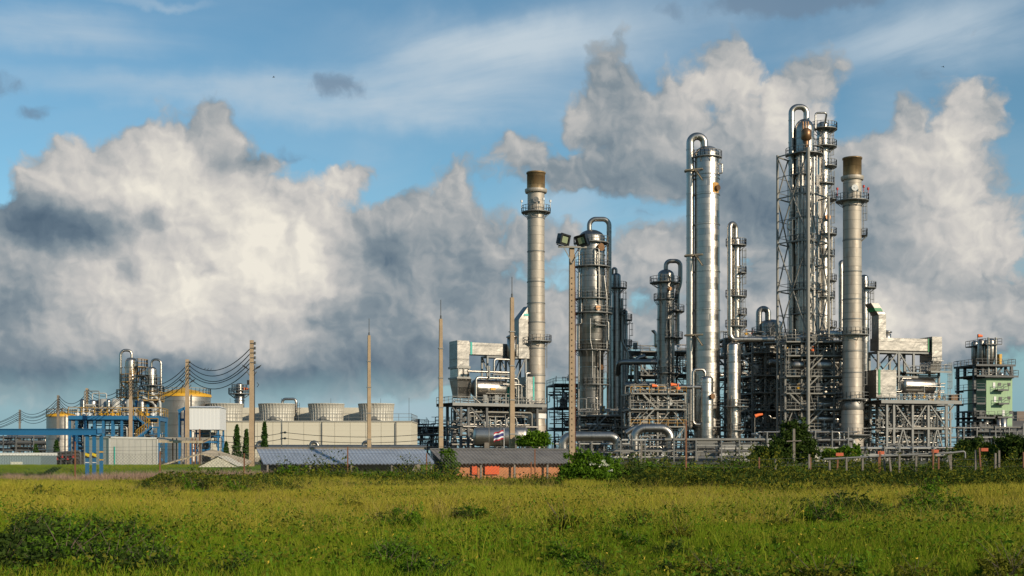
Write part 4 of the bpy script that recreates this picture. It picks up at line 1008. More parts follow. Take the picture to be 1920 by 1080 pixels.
for (label, D, px0, px1, y0, y1, dep, m) in (
        ('small pale hut under the long low pipe rack', 214, 1345, 1412, 862, 832, 5, PIPE_W),
        ('louvred pale hut at the foot of the lattice tower', 205, 1522, 1552, 862, 840, 4, CREAM),
        ('pale low plant room left of the long low rack', 224, 1300, 1342, 862, 824, 5, GALV_L)):
    t = At(D); h_ = thing('plant_hut', label, 'hut', (t.x((px0 + px1) / 2), D, GZ)); w = t.m(px1 - px0) / 2
    b = MB(); b.box(-w, w, -dep / 2, dep / 2, 0, t.z(y1) - GZ); b.build('wall', m, h_)
    b = MB(); b.box(-w - .25, w + .25, -dep / 2 - .25, dep / 2 + .25, t.z(y1) - GZ + .003, t.z(y1) - GZ + .2); b.build('roof', GALV_L, h_)
    b = MB(); b.box(-w * .5, -w * .5 + .9, -dep / 2 - .05, -dep / 2 - .003, 0, 1.9); b.build('door', GALV, h_)
t = At(216); o_ = thing('plant_shed', 'sloping pale roofed shed left of the leafy tree', 'shed', (t.x(1432), 216, GZ))
b = MB(); b.add([(t.m(-18), -2, t.z(812) - GZ), (t.m(20), -2, t.z(836) - GZ), (t.m(20), 2.5, t.z(836) - GZ), (t.m(-18), 2.5, t.z(812) - GZ), (t.m(-18), -2, t.z(814) - GZ), (t.m(20), -2, t.z(838) - GZ), (t.m(20), 2.5, t.z(838) - GZ), (t.m(-18), 2.5, t.z(814) - GZ)], [(0, 1, 2, 3), (4, 7, 6, 5), (0, 4, 5, 1), (1, 5, 6, 2), (2, 6, 7, 3), (3, 7, 4, 0)]); b.build('roof', WHITE, o_)
for q in (-16, 18):
    for yy in (-1.9, 2.3): MB().box(t.m(q) - .1, t.m(q) + .1, yy - .1, yy + .1, 0, t.z(816 if q < 0 else 838) - GZ).build('post', GALV, o_)

# ---- windsocks and the flag
def windsock(label, D, px, py, pb, w=14, tilt=2):
    t = At(D); z0 = max(GZ, t.z(pb)) if pb else GZ
    u = thing('windsock', label, 'windsock', (t.x(px), D, z0))
    b = MB(); b.tube([(0, 0, 0), (0, 0, t.z(py) - z0)], 0.07, 6); b.build('pole', GALV_L, u)
    b = MB(); b.tube([(0.05, 0, t.z(py) - z0 - .3), (t.m(w * .5), 0, t.z(py - tilt * .6) - z0 - .3), (t.m(w), 0, t.z(py - tilt) - z0 - .35)], [t.m(3.4), t.m(2.8), t.m(2.0)], 10); b.build('sock', ORANGE, u)
windsock('orange windsock on a short mast right of the bright vertical vessel', 226, 1415, 777, 845, 15, 4)
windsock('orange windsock crowning the silos of the green building', 268, 1833, 627, 640, 9, 0)
windsock('orange windsock on the distant vent stack behind the cooling towers', 268, 456, 727, 740, 9, 1)
windsock('orange windsock lying on the braced deck, left one of two', 222, 1222, 720, 739, 10, 0)
windsock('orange windsock on the braced deck beside the silver vessel pipe', 222, 1257, 718, 739, 12, 0)

t = At(150); fl = thing('flag', 'red, white and blue striped flag on a pole below the boiler unit', 'flag', (t.x(945), 150, GZ))
b = MB(); b.tube([(0, 0, 0), (0, 0, t.z(803) - GZ)], 0.035, 6); b.build('pole', WHITE, fl)
fm = bpy.data.materials.new('flag_cloth'); fm.use_nodes = True; h = G(fm.node_tree)
uvx = h.sep(h.n('ShaderNodeAttribute', attribute_name='v').outputs['Vector'])[0]
h.put(fm.node_tree.nodes['Principled BSDF'].inputs['Base Color'], h.ramp(uvx, [(0, (.42, .02, .03)), (.167, (.75, .75, .75)), (.333, (.03, .03, .16)), (.667, (.75, .75, .75)), (.833, (.42, .02, .03))], 'CONSTANT'))
b = MB(); NXF, NZF = 14, 12; W_, H_ = t.m(20), t.m(17); vv = []
for j in range(NZF + 1):
    for i in range(NXF + 1):
        a = i / NXF; vv.append((-W_ * a * .95, 0.16 * math.sin(a * 8 + j * .2) * a, t.z(807) - GZ - H_ * (1 - j / NZF) - 0.35 * a * a + 0.05 * math.sin(a * 9)))
b.add(vv, [(j * (NXF + 1) + i, j * (NXF + 1) + i + 1, (j + 1) * (NXF + 1) + i + 1, (j + 1) * (NXF + 1) + i) for j in range(NZF) for i in range(NXF)], True)
fo = b.build('cloth', fm, fl)
at = fo.data.attributes.new('v', 'FLOAT_VECTOR', 'POINT')
for k in range(len(vv)): at.data[k].vector = ((k // (NXF + 1)) / NZF, 0, 0)

# ================================================================ green building with silos
Y = R(10); L = Local(270, 1850, Y); rng = random.Random(40)
u = thing('green_process_building', 'green clad process building on a dark steel frame with silos on its roof', 'building', (L.t.x(1850), 270, GZ), Y)
dp = 3.7
b = MB(); b.box(L.x(1829), L.x(1884), -dp, dp, L.z(779), L.z(711)); b.box(L.x(1864), L.x(1884) - .02, -dp + .02, dp - .02, L.z(800), L.z(779) - .003); b.build('wall', GREENP, u)
b = MB()
for (px, py) in ((1864, 722), (1884, 722), (1884, 747), (1866, 748), (1888, 774)): b.box(L.x(px - 10), L.x(px - 4), -dp - .06, -dp - .004, L.z(py + 3), L.z(py - 2.5))
b.build('louvre', DARK, u)
for (px, py) in ((1845, 724), (1847, 750), (1865, 775)):
    b = MB(); b.box(L.x(px - 2.4), L.x(px + 2.4), -dp - .09, -dp - .005, L.z(py + 5), L.z(py - 5)); b.build('door', WHITE, u)
b = MB(); b.box(L.x(1828), L.x(1886), -dp - .3, dp + .3, L.z(711) + .003, L.z(708.5)); b.build('roof', DARK, u)
steel_frame(u, [L.x(1806), L.x(1818), L.x(1829), L.x(1848), L.x(1866), L.x(1884)], [-dp + .4, dp - .4], [L.z(812), L.z(790), L.z(770) - .1], 0, 0.5, DARK, [(1, 0, 'x', 0), (1, 1, 'x', 0), (2, 1, 'x', 0), (2, 0, 'x', 0), (3, 0, 'x', 1), (2, 0, '^', 1), (1, 2, 'x', 0)], 0.3)
steel_frame(u, [L.x(1806), L.x(1822), L.x(1850), L.x(1883)], [-dp + .2, dp - .2], [L.z(686)], L.z(708), 0.5, DARK, [(1, 0, 'x', 0), (2, 0, 'v', 0), (2, 0, 'x', 1)], 0.3)
b = MB()
for yy in (-dp + .4, dp - .4): b.bar((L.x(1806), yy, 0), (L.x(1806), yy, L.z(686)), 0.5)
b.build('column', DARK, u)
deck(u, L.x(1802), L.x(1885), -dp - 1, dp + .5, L.z(686), DARK, 'fblr', 0.4)
deck(u, L.x(1820), L.x(1890), -dp - 1.2, dp, L.z(706.5), DARK, 'fr', 0.4)
for (y, xa, xb) in ((732, 1846, 1869), (757, 1848, 1870), (782, 1846, 1880), (808, 1804, 1896), (706, 1802, 1820), (732, 1802, 1820), (757, 1802, 1820), (783, 1802, 1840)):
    deck(u, L.x(xa), L.x(xb), -dp - 1.3, -dp + .8 if xa > 1830 else dp, L.z(y), DARK, 'fr' if xa > 1830 else 'fl', 0.35)
for (px, yy) in ((1830, -1.5), (1843, -3), (1851, 0.5), (1838, 2.5)):
    t_ = L.m(6.6); b = MB(); z0, z1 = L.z(690), L.z(643)
    b.lathe([(0.05, z0), (t_ * .5, z0 + .3), (t_, z0 + 2)] + [(t_, z1)] + dome(t_, z1, .7, 4)[1:], 18, (L.x(px), yy)); b.build('silo', STEEL_D if px != 1843 else STEEL, u)
for (px, yy) in ((1834, -3.6), (1848, -3.9)):
    MB().pipe([(L.x(px), yy, L.z(706)), (L.x(px), yy, L.z(636))], 0.25, n=8, flange=3).build('pipe', PIPE, u)
deck(u, L.x(1824), L.x(1858), -4.4, 3.6, L.z(648), DARK, 'fblr', 0.2)
b = MB(); tapered(b, L.x(1866), L.x(1872), -2, 0, L.z(665), L.x(1867), L.x(1871), -2, 0, L.z(684)); b.build('hood', YELLOW, u)
random_pipes(u, rng, L.x(1808), L.x(1884), -dp, dp, .2, L.z(785), 40, 0.08, 0.3, (PIPE_D, GALV, PIPE))
random_pipes(u, rng, L.x(1822), L.x(1880), -dp + .6, dp - 1, L.z(706), L.z(690), 10, 0.08, 0.3, (PIPE_D, GALV, PIPE))
for (px, yy) in ((1853, -dp - .2), (1860, -dp - .6)):
    b = MB(); b.lathe([(0.9, L.z(806)), (0.9, L.z(786)), (0.01, L.z(783))], 16, (L.x(px), yy)); b.build('vessel', STEEL_D, u)
t = At(285); ob = thing('annex_block', 'dark low block at the right foot of the green building', 'building', (t.x(1905), 285, GZ))
b = MB(); b.box(t.m(-22), t.m(30), -4, 4, 0, t.z(790) - GZ); b.build('wall', mat('dark_block', (.07, .07, .08), .7), ob)
b = MB(); b.box(t.m(-8), t.m(6), -3, 3, t.z(790) - GZ + .003, t.z(772) - GZ); b.build('plant_room', mat('brown_sheet', (.20, .15, .12), .7), ob)
b = MB(); rail(b, [(t.m(-22), -4, t.z(790) - GZ), (t.m(30), -4, t.z(790) - GZ)]); b.build('handrail', GALV, ob)

# ================================================================ cooling towers on their long cream building
t = At(200); Zg = lambda y: t.z(y) - GZ
cb = thing('cooling_tower_building', 'long low cream building with four round fan stacks on its roof', 'building', (t.x(590), 200, GZ))
X = lambda px: t.m(px - 590)
MB().box(X(396), X(771), 0, 13, 0, Zg(791)).build('wall', CREAM, cb)
for q in range(1, 13): MB().box(X(396 + q * 29) - .03, X(396 + q * 29) + .03, -.03, -.004, 0, Zg(791)).build('panel_joint', mat('panel_joint_tone', (.42, .385, .30), .7), cb)
for q in (470, 604, 742): MB().pipe([(X(q), -.12, 0), (X(q), -.12, Zg(792)), (X(q), .3, Zg(792))], .09, n=8).build('downpipe', GALV_L, cb)
b = MB(); b.box(X(396), X(771), -.012, -.003, 0, .7); b.build('stained_base', mat('stained_base', (.36, .32, .25), .9, 0, .35, .8), cb)
b = MB(); b.box(X(395), X(772), -.15, 13.1, Zg(791) + .003, Zg(789)); b.build('roof', mat('roof_coping', (.36, .34, .29), .8), cb)
MB().box(X(396), X(700), 9.2, 10, Zg(789) + .003, Zg(760)).build('rear_wall', mat('cream_wall', (.56, .52, .42), .7), cb)
for px in (410, 509, 604, 700):
    r = t.m(34); b = MB(); c = (X(px), 4.4)
    b.lathe([(r * 0.93, Zg(789)), (r * 0.915, Zg(783)), (r * 0.94, Zg(770)), (r, Zg(756)), (r + .1, Zg(756)), (r + .1, Zg(755)), (r - .15, Zg(755)), (r * 0.85, Zg(775))], 48, (0, 0))
    fs_ = b.build('fan_stack', mat('fan_shell', (.56, .53, .455), .65), cb, (*c, 0))
    rb = MB()
    for k in range(36):
        a = 2 * math.pi * k / 36
        for (ra, ya), (rc, yc) in (((0.93, 789), (0.94, 770)), ((0.94, 770), (1.0, 756))):
            rb.bar((ra * r * 1.008 * math.cos(a), ra * r * 1.008 * math.sin(a), Zg(ya)), (rc * r * 1.008 * math.cos(a), rc * r * 1.008 * math.sin(a), Zg(yc)), 0.10)
    for yy, q in ((783, .92), (776, .93), (770, .945), (763, .972)): rb.ring(r * q, Zg(yy), .06, .06, 48)
    rb.build('rib', mat('fan_rib', (.40, .38, .33), .65), fs_)
    b = MB(); b.tube([(0, -r - .9, Zg(785)), (0, -r + .5, Zg(785))], .45, 12); b.bar((-.9, -r - .6, Zg(788)), (.9, -r - .6, Zg(788)), .25); b.build('fan_motor', GALV, fs_)
    MB().bar((0.6, 1, Zg(755)), (0.6, 1, Zg(744)), .05).build('lightning_rod', DARK, fs_)
b = MB(); rail(b, [(X(396), 0.1, Zg(789)), (X(771), 0.1, Zg(789)), (X(771), 12.8, Zg(789))], 1.1, 2.0, .06); b.build('handrail', GALV, cb)
b = MB(); b.pipe([(X(513), 7.6, Zg(789)), (X(513), 7.6, Zg(744)), (X(540), 7.6, Zg(744)), (X(540), 7.6, Zg(789))], t.m(2.6), n=10, k=6); b.build('pipe', STEEL, cb)
b = MB(); ladder(b, X(545), 7, Zg(789), Zg(752), R(-90)); b.build('ladder', DARK, cb)
MB().bar((X(765), 2, Zg(789)), (X(765), 2, Zg(745)), .06).build('mast', DARK, cb)

t2 = At(150)
def base_pipe(label, pts, r, m):
    x0 = t2.x(pts[0][0]); b = MB(); b.pipe([(t2.x(a) - x0, 0, t2.z(c)) for a, c in pts], t2.m(r), n=12, flange=2.4)
    return tag(b.build('process_pipe', m, None, (x0, 150, 0)), label, 'pipe')
base_pipe('fat grey pipe lying along the foot of the cooling tower building', [(476, 838), (800, 838)], 4.2, PIPE_D)
for px, lab in ((583, 'hooded grey pipe elbow standing before the cooling tower wall, middle of the fat ground pipe'), (681, 'hooded grey pipe elbow beside the second slim lightning pole, on the fat ground pipe'), (483, 'hooded grey pipe elbow right of the slim conifers, starting the fat ground pipe')):
    base_pipe(lab, [(px, 840), (px, 829), (px + 11, 829), (px + 14, 838)], 3.4, PIPE_D)

D = 128; t = At(D); sp = thing('lamp_post', 'thin grey post with two short crossarms before the cream cooling tower wall', 'post', (t.x(528), D, GZ)); Zq = lambda y: t.z(y) - GZ
b = MB(); b.tube([(0, 0, 0), (0, 0, Zq(788))], .07, 8); b.tube([(0, 0, Zq(788)), (-.2, -.2, Zq(784)), (-.7, -.3, Zq(783))], .05, 6); b.build('pole', GALV, sp)
for y in (811, 822):
    b = MB(); b.bar((-.1, -.1, Zq(y)), (.5, -.1, Zq(y)), .10); b.tube([(.35, -.1, Zq(y + 2)), (.35, -.1, Zq(y - 2))], .09, 8); b.build('crossarm', DARK, sp)
for y, lab in ((811, 'upper of two thin wires strung across the cream building wall'), (822, 'lower of two thin wires strung across the cream building wall')):
    b = MB(); xs_ = [t.x(380), t.x(528) + .35, t.x(826)]
    for a, c in zip(xs_[:-1], xs_[1:]): b.tube([(a + (c - a) * i / 14, D - .1, t.z(y) + (.0 if i else 0) - .45 * 4 * (i / 14) * (1 - i / 14)) for i in range(15)], .028, 5, False)
    tag(b.build('service_cable', CABLE), lab, 'cable', 'wires across the cream building')

# ================================================================ tanks
def tank(label, D, px, rpx, y0, y1, ypeak, sides):
    t = At(D); u = thing('storage_tank', label, 'tank', (t.x(px), D, GZ), 0, 'steel storage tanks with yellow roofs'); Zg = lambda y: t.z(y) - GZ; r = t.m(rpx)
    MB().lathe([(r, 0), (r, Zg(y1))], 48).build('shell', TANK, u)
    MB().lathe([(r + .12, Zg(y1) - .25), (r + .12, Zg(y1) + .15), (r * .5, Zg(y1) + (Zg(ypeak) - Zg(y1)) * .62), (.01, Zg(ypeak))], 48).build('roof', YELLOW, u)
    b = MB(); pts = [((r) * math.cos(a), (r) * math.sin(a), Zg(y1) + .1) for a in [2 * math.pi * k / 36 for k in range(37)]]; rail(b, pts, 1.0, 1.6, .05); b.build('handrail', YRAIL, u)
    for k, y in enumerate(range(int(y1) + 14, int(y0), 15)): MB().ring(r - .02, Zg(y), .10, .05, 48).build('weld_band', TANK, u)
    b = MB(); n = 40
    for k in range(n):   # spiral stair seen against the shell
        a = R(-150 + 90 * k / n); z = Zg(y1) * k / n
        b.bar((r * math.cos(a), r * math.sin(a), z), ((r + .8) * math.cos(a), (r + .8) * math.sin(a), z), .3, .06)
    b.build('stair', GALV, u) if sides else None
    b = MB(); a = R(-60); b.bar((r * math.cos(a) * 1.02, r * math.sin(a) * 1.02, 0), (r * math.cos(a) * 1.02, r * math.sin(a) * 1.02, Zg(y1)), .2); b.build('pipe', GALV, u)
    b = MB(); b.tube([(0, 0, Zg(ypeak) - .1), (0, 0, Zg(ypeak) + .5)], .25, 8); b.build('vent', GALV, u)
    return u
tank('wide silver tank with yellow cone roof behind the white raised cabin', 205, 344.5, 49.5, 818, 742, 727, False)
tank('smaller silver tank with yellow roof and rail behind the blue pipe bridge', 228, 116.5, 28, 846, 779, 772, False)

# ---- the two silver columns over the blue deck
column('silver column with hooped pipe bending left over the blue deck', 192, 246, [(12.5, 800), (12.5, 716), (11.8, 712), (11.8, 679)], 9, [690, 708, 730, 760], [(688, 1.5, -50, 40), (716, .7, -180, 0), (745, 1.2, -170, 20)], STEEL,
       pipes=[([(1, 0, 672), (1, 0, 657), (-18.5, -.4, 657), (-18.5, -.4, 752)], 2.6, 9), ([(-12, -1, 690), (-16, -1, 690), (-16, -1, 760)], .9)], rail_m=mat('tan_rail', (.36, .22, .07), .6), ladders=[(-70, 740, 692)])
column('shorter silver column with hooped pipe bending right over the blue deck', 188, 284, [(9.8, 800), (9.8, 740), (9.8, 694)], 7, [705, 722, 740], [(704, 1.3, 150, 260), (722, .8, -180, 0), (738, 1.0, -170, 30)], STEEL,
       pipes=[([(0, 0, 688), (0, 0, 674), (18, 0, 674), (18, 0, 735)], 2.2, 8)], rail_m=GALV)
column('distant vent stack with ring platform beyond the cooling towers', 268, 449, [(9, 800), (9, 740), (7.5, 737), (7, 722)], 4, [745, 752, 728], [(738, 1.4, 0, 360), (731, .8, -180, 0)], STEEL_D, name='vent_stack', cat='chimney')
Y = R(6); L = Local(172, 223, Y); rng = random.Random(51)
u = thing('process_deck', 'blue painted steel deck carrying yellow railed equipment, stair at its right end', 'process structure', (L.t.x(223), 172, GZ), Y)
XS = [L.x(p) for p in (146, 158, 173, 189, 204, 220, 236, 254, 300)]
steel_frame(u, XS, [-3, 3], [L.z(783)], -.1, .32, BLUE, [], .2, .5)
deck(u, L.x(145), L.x(302), -3.4, 3.4, L.z(781), BLUE, 'fr', .5, YRAIL)
b = MB()
for yy in (-3.5, -2.4): b.bar((L.x(262), yy, L.z(782)), (L.x(286), yy, L.z(803)), .14, .3); b.bar((L.x(286), yy, L.z(803)), (L.x(262), yy, L.z(822)), .14, .3)
b.box(L.x(284), L.x(300), -3.6, -2.3, L.z(803), L.z(801)); b.build('stair', BLUE, u)
b = MB()
for (a, c) in (((262, 782), (286, 803)), ((286, 803), (262, 822))):
    for q in range(9):
        f = q / 8; p = (L.x(a[0] + (c[0] - a[0]) * f), -3.55, L.z(a[1] + (c[1] - a[1]) * f)); b.bar(p, (p[0], p[1], p[2] + 1.0), .07)
    b.bar((L.x(a[0]), -3.55, L.z(a[1]) + 1), (L.x(c[0]), -3.55, L.z(c[1]) + 1), .08)
rail(b, [(L.x(284), -3.6, L.z(801)), (L.x(300), -3.6, L.z(801))]); b.build('stair_rail', YRAIL, u)
steel_frame(u, [L.x(257), L.x(278)], [-1.5, 1.5], [L.z(752)], L.z(781), .3, BLUE, [], .2, .3)
random_pipes(u, rng, L.x(148), L.x(300), -2.6, 2.6, .2, L.z(786), 60, .06, .22, (PIPE, PIPE_D, GALV, BLUE))
random_pipes(u, rng, L.x(160), L.x(300), -2.6, 2.6, L.z(780), L.z(757), 34, .05, .2, (PIPE, PIPE_W, GALV_L, mat('tan_rail', (.36, .22, .07), .6)))
for i in range(12):
    b = MB(); x = L.x(164 + 11.5 * i); yy = rng.uniform(-2, 1); r = rng.uniform(.28, .6); z = L.z(781); b.lathe([(r, z), (r, z + 1.2 + rng.random() * 1.5)] + dome(r, z + 2.0, .3, 3)[1:], 14, (x, yy)); b.build('vessel', rng.choice([STEEL, PIPE_W, STEEL_D]), u)
for i in range(14):
    b = MB(); valve(b, L.x(160 + 10 * i), -3, L.z(778), .2); b.build('valve', rng.choice([YELLOW, GALV_L, WHITE, YELLOW]), u)
deck(u, L.x(262), L.x(298), -2.2, 2.2, L.z(750), mat('tan_rail', (.36, .22, .07), .6), 'fr', .2, YRAIL)
for i, (xa, xb) in enumerate(((286, 300), (270, 292))): MB().pipe([(L.x(xa), -2, L.z(740 + 6 * i)), (L.x(xb), -2, L.z(752 + 6 * i)), (L.x(xb), -2, L.z(780))], .2, n=8).build('pipe', PIPE_W, u)

# ---- white raised cabin
t = At(150); u = thing('raised_cabin', 'blank white panelled cabin raised on blue legs before the cooling towers', 'cabin', (t.x(386), 150, GZ), R(4)); Zg = lambda y: t.z(y) - GZ; X = lambda px: t.m(px - 386)
b = MB(); b.box(X(357), X(416), -1.6, 3, Zg(806), Zg(765)); b.build('wall', stripes('white_panel', (.80, .79, .76), (.66, .66, .65), .42, (1, 0, 0), .5, .9), u)
b = MB(); tapered(b, X(362), X(411), .2, 1.2, Zg(761.5), X(355), X(418), -1.8, 3.2, Zg(765) + .003); b.build('roof', WHITE, u)
b = MB()
for px in (361, 412):
    for yy in (-1.2, 2.6): b.bar((X(px), yy, 0), (X(px), yy, Zg(806)), .2)
b.bar((X(361), -1.2, Zg(829)), (X(412), -1.2, Zg(829)), .2); b.build('leg', BLUE, u)
b = MB(); b.box(X(336), X(340), -.3, .3, 0, Zg(771)); b.box(X(346), X(350), -.3, .3, 0, Zg(764)); b.bar((X(335), 0, Zg(771)), (X(352), 0, Zg(763)), .3); b.bar((X(336), 0, Zg(787)), (X(350), 0, Zg(787)), .3); b.build('blue_frame', BLUE, u)
rng = random.Random(3); random_pipes(u, rng, X(358), X(415), -1.4, 2.4, .1, Zg(808), 14, .05, .15, (PIPE, GALV, BLUE, PIPE_W))

# ================================================================ concrete poles
def pole_mesh(w0, w1, h):
    b = MB(); tapered(b, -w1, w1, -w1, w1, h, -w0, w0, -w0, w0, -.3); return b

def lightning_pole(label, px, top, spike, D):
    t = At(D); z0 = ground_z(t.x(px), D); u = thing('lightning_pole', label, 'pole', (t.x(px), D, z0), R(14), 'slim concrete lightning poles')
    h = t.z(top) - z0; pole_mesh(.20, .135, h).build('pole', CONC, u)
    b = MB(); b.tube([(0, 0, h), (0, 0, h + .3)], .07, 6); b.tube([(0, 0, h + .3), (0, 0, t.z(spike) - z0)], .03, 6); b.build('spike', DARK, u)
    b = MB()
    for k in range(1, 5): b.box(-.22, .22, -.22, .22, h * k / 5 - .04, h * k / 5 + .04)
    b.build('strap', GALV, u)
lightning_pole('slim concrete lightning pole in front of the rightmost fan stack', 692, 629, 597, 127)
lightning_pole('slim concrete lightning pole standing alone between the cream building and the boiler unit', 826.5, 598, 562, 112)
lightning_pole('slim concrete lightning pole in front of the boiler unit, right of the flag', 960, 558, 519, 98)

D = 75; t = At(D); u = thing('light_pole', 'tall tan concrete pole carrying two black floodlights on a crossarm', 'light pole', (t.x(1072), D, 0), R(8))
h = t.z(465); pole_mesh(.165, .14, h).build('pole', CONC, u)
b = MB(); b.box(-.85, .85, -.30, -.18, h - .03, h + .07); b.build('crossarm', GALV_L, u)
b = MB(); b.bar((-.5, -.24, h - .03), (0, -.24, h - .95), .05); b.bar((.5, -.24, h - .03), (0, -.24, h - .95), .05); b.build('brace', GALV_L, u)
for sx, yaw, tilt in ((-.58, 28, 8), (.66, -38, 14)):
    f = thing('floodlight', None, None, (sx, -.24, h + .12)); f.parent = u; f.rotation_euler = (R(tilt), R(8 if sx < 0 else -12), R(yaw))
    b = MB(); tapered(b, -.33, .33, -.10, .26, .62, -.30, .30, -.08, .3, .04); b.add([(-.33, -.12, .0), (.33, -.12, .0), (.33, -.12, .06), (-.33, -.12, .06), (-.33, -.08, 0), (.33, -.08, 0), (.33, -.08, .06), (-.33, -.08, .06)], [(0, 1, 2, 3), (0, 4, 5, 1), (3, 2, 6, 7)])
    for x0, x1, z0_, z1 in ((-.34, -.25, .0, .64), (.25, .34, .0, .64), (-.34, .34, .56, .65), (-.34, .34, -.02, .07)): b.box(x0, x1, -.17, -.085, z0_, z1)
    b.bar((-.36, .08, -.05), (-.36, .08, .35), .04); b.bar((.36, .08, -.05), (.36, .08, .35), .04); b.bar((-.36, .08, -.05), (.36, .08, -.05), .05); hb = b.build('housing', BLACK, f)
    b = MB(); b.box(-.20, .20, -.125, -.105, .13, .50); b.build('lens', LENS, f)
b = MB(); b.tube([(.2, -.1, 0), (.2, -.1, h * .55), (.17, -.1, h - .4), (.4, -.2, h)], .025, 6); b.build('cable', mat('red_brown_cable', (.10, .03, .02), .6), u)
b = MB()
for k in range(34): b.box(-.03, .03, -.20, -.17, 1.4 + k * .33, 1.47 + k * .33)
b.build('step_hole', mat('step_hole_painted_shade', (.24, .175, .11), .9), u)  # shade inside the step holes is painted, as small darker blocks on the pole

# power poles marching away to the left, and their five wires
PP = [(472, 638, 112, 1), (351, 674, 134, 1), (245, 703, 160, 1), (163, 728, 190, 1), (109, 741, 212, 1), (37, 768, 279, 1), (-60, 790, 390, 0)]
PL = ['nearest concrete power pole with two dark floodlights where the five wires end', 'concrete power pole with spread floodlights in front of the wide silver tank', 'concrete power pole standing behind the grey container', 'concrete power pole left of the blue deck, floodlights under its wires', 'concrete power pole in front of the smaller silver tank', 'farthest concrete power pole in view, low at the picture edge', '']
heads = []
for (px, top, D, fl_), lab in zip(PP, PL):
    t = At(D); z0 = GZ; h = t.z(top) - z0
    heads.append((t.x(px) + .28, D - .1, z0 + h))
    if not lab: continue
    u = thing('power_pole', lab, 'pole', (t.x(px), D, z0), R(10), 'concrete power poles with wires')
    pole_mesh(.24, .17, h).build('pole', CONC if D < 200 else CONC_G, u)
    for k in range(5):
        b = MB(); z = h - .28 - k * .42; b.bar((-.1, -.2, z), (.36, -.2, z), .06); b.tube([(.28, -.2, z - .12), (.28, -.2, z + .12)], .08, 8); b.build('insulator', DARK, u)
    zf = h - (2.5 if D > 115 else 2.6)
    for q in (-1, 1):
        f = thing('floodlight', None, None, (0, 0, 0)); f.parent = u
        b = MB(); b.bar((q * .12, -.1, zf - .55), (q * .42, -.15, zf - .15), .07); b.build('arm', DARK, f)
        b = MB(); b.add([(q * .25 + (x * .42 + z * .30) * q, y - .25, zf + z * .40 - x * -.22) for x in (0, 1) for y in (-.22, .22) for z in (0, .55)], [(0, 1, 3, 2), (4, 6, 7, 5), (0, 4, 5, 1), (2, 3, 7, 6), (0, 2, 6, 4), (1, 5, 7, 3)]); b.build('housing', BLACK, f)
    if D == 112:
        b = MB(); b.bar((.25, -.2, 0), (.25, -.2, h * .8), .06); b.tube([(.45, -.2, h - 3.7), (.62, -.2, h - 3.9), (.45, -.2, h - 4.1)], .03, 6); b.box(-.4, -.2, -.3, -.1, h - 3.9, h - 3.5); b.build('cable_box', BLACK, u)
ORD = ['topmost of the five black wires strung between the power poles', 'second from the top of the five black wires strung between the power poles', 'middle one of the five black wires strung between the power poles', 'fourth from the top of the five black wires strung between the power poles', 'lowest of the five black wires strung between the power poles']
for k in range(5):
    b = MB()
    for (a, c) in zip(heads[:-1], heads[1:]):
        za, zc = a[2] - .28 - k * .42, c[2] - .28 - k * .42; n = 18; sag = 1.55 + .12 * ((k * 7 + int(a[1])) % 3)
        b.tube([(a[0] + (c[0] - a[0]) * i / n, a[1] + (c[1] - a[1]) * i / n, za + (zc - za) * i / n - sag * 4 * (i / n) * (1 - i / n)) for i in range(n + 1)], .03 + .00016 * c[1] * .5, 5, False)
    tag(b.build('power_cable', CABLE), ORD[k], 'cable', 'wires between the power poles')

def bird(label, px, py, D, span, up, yaw=0, dz=0, perched=False):
    t = At(D); u = thing('bird', label, 'bird', (t.x(px), D, t.z(py) + dz), R(yaw)); s_ = span; b = MB()
    b.tube([(-.5 * s_, 0, .0), (-.3 * s_, 0, .02 * s_), (-.05 * s_, 0, .03 * s_), (.2 * s_, 0, .05 * s_), (.30 * s_, 0, .10 * s_), (.40 * s_, 0, .09 * s_), (.47 * s_, 0, .07 * s_)], [.02 * s_, .05 * s_, .11 * s_, .10 * s_, .07 * s_, .06 * s_, .01 * s_], 8)
    if not perched:
        for q in (-1, 1):
            b.add([(.15 * s_, q * .08 * s_, .06 * s_), (-.12 * s_, q * .08 * s_, .05 * s_), (.12 * s_, q * .5 * s_, up * s_), (-.12 * s_, q * .45 * s_, up * s_), (-.15 * s_, q * 1.0 * s_, up * .6 * s_)], [(0, 2, 3, 1), (2, 4, 3)])
    b.build('body', mat('dark_feathers', (.03, .028, .026), .7), u)
    if perched: u.rotation_euler = (0, R(-35), R(yaw))
hd0, hd1 = heads[0], heads[1]
for i, lab in zip(range(3), ('black bird perched on the top wire, leftmost of three', 'black bird perched on the top wire, middle one of three', 'black bird perched on the top wire, rightmost of three')):
    f = .30 + .05 * (2 - i) + .05
    x = hd0[0] + (hd1[0] - hd0[0]) * (1 - f) if False else hd1[0] + (hd0[0] - hd1[0]) * (.27 + .05 * i)
    q = .27 + .05 * i; yv = hd1[1] + (hd0[1] - hd1[1]) * q; z = hd1[2] - .28 + (hd0[2] - hd1[2]) * q - 1.55 * 4 * q * (1 - q) + .12
    o = bpy.data.objects; bird(lab, 0, 0, 100, .26, 0, 30 * i, 0, True); bo = [x_ for x_ in C.objects if x_.get('label') == lab][0]; bo.location = (x, yv, z)
bird('tiny dark bird gliding high over the cumulus bank, clear of all towers', 513, 145, 140, .34, .25, 20)
bird('tiny dark bird gliding in the blue gap right of the tallest columns', 1768, 125, 150, .34, -.15, -60)

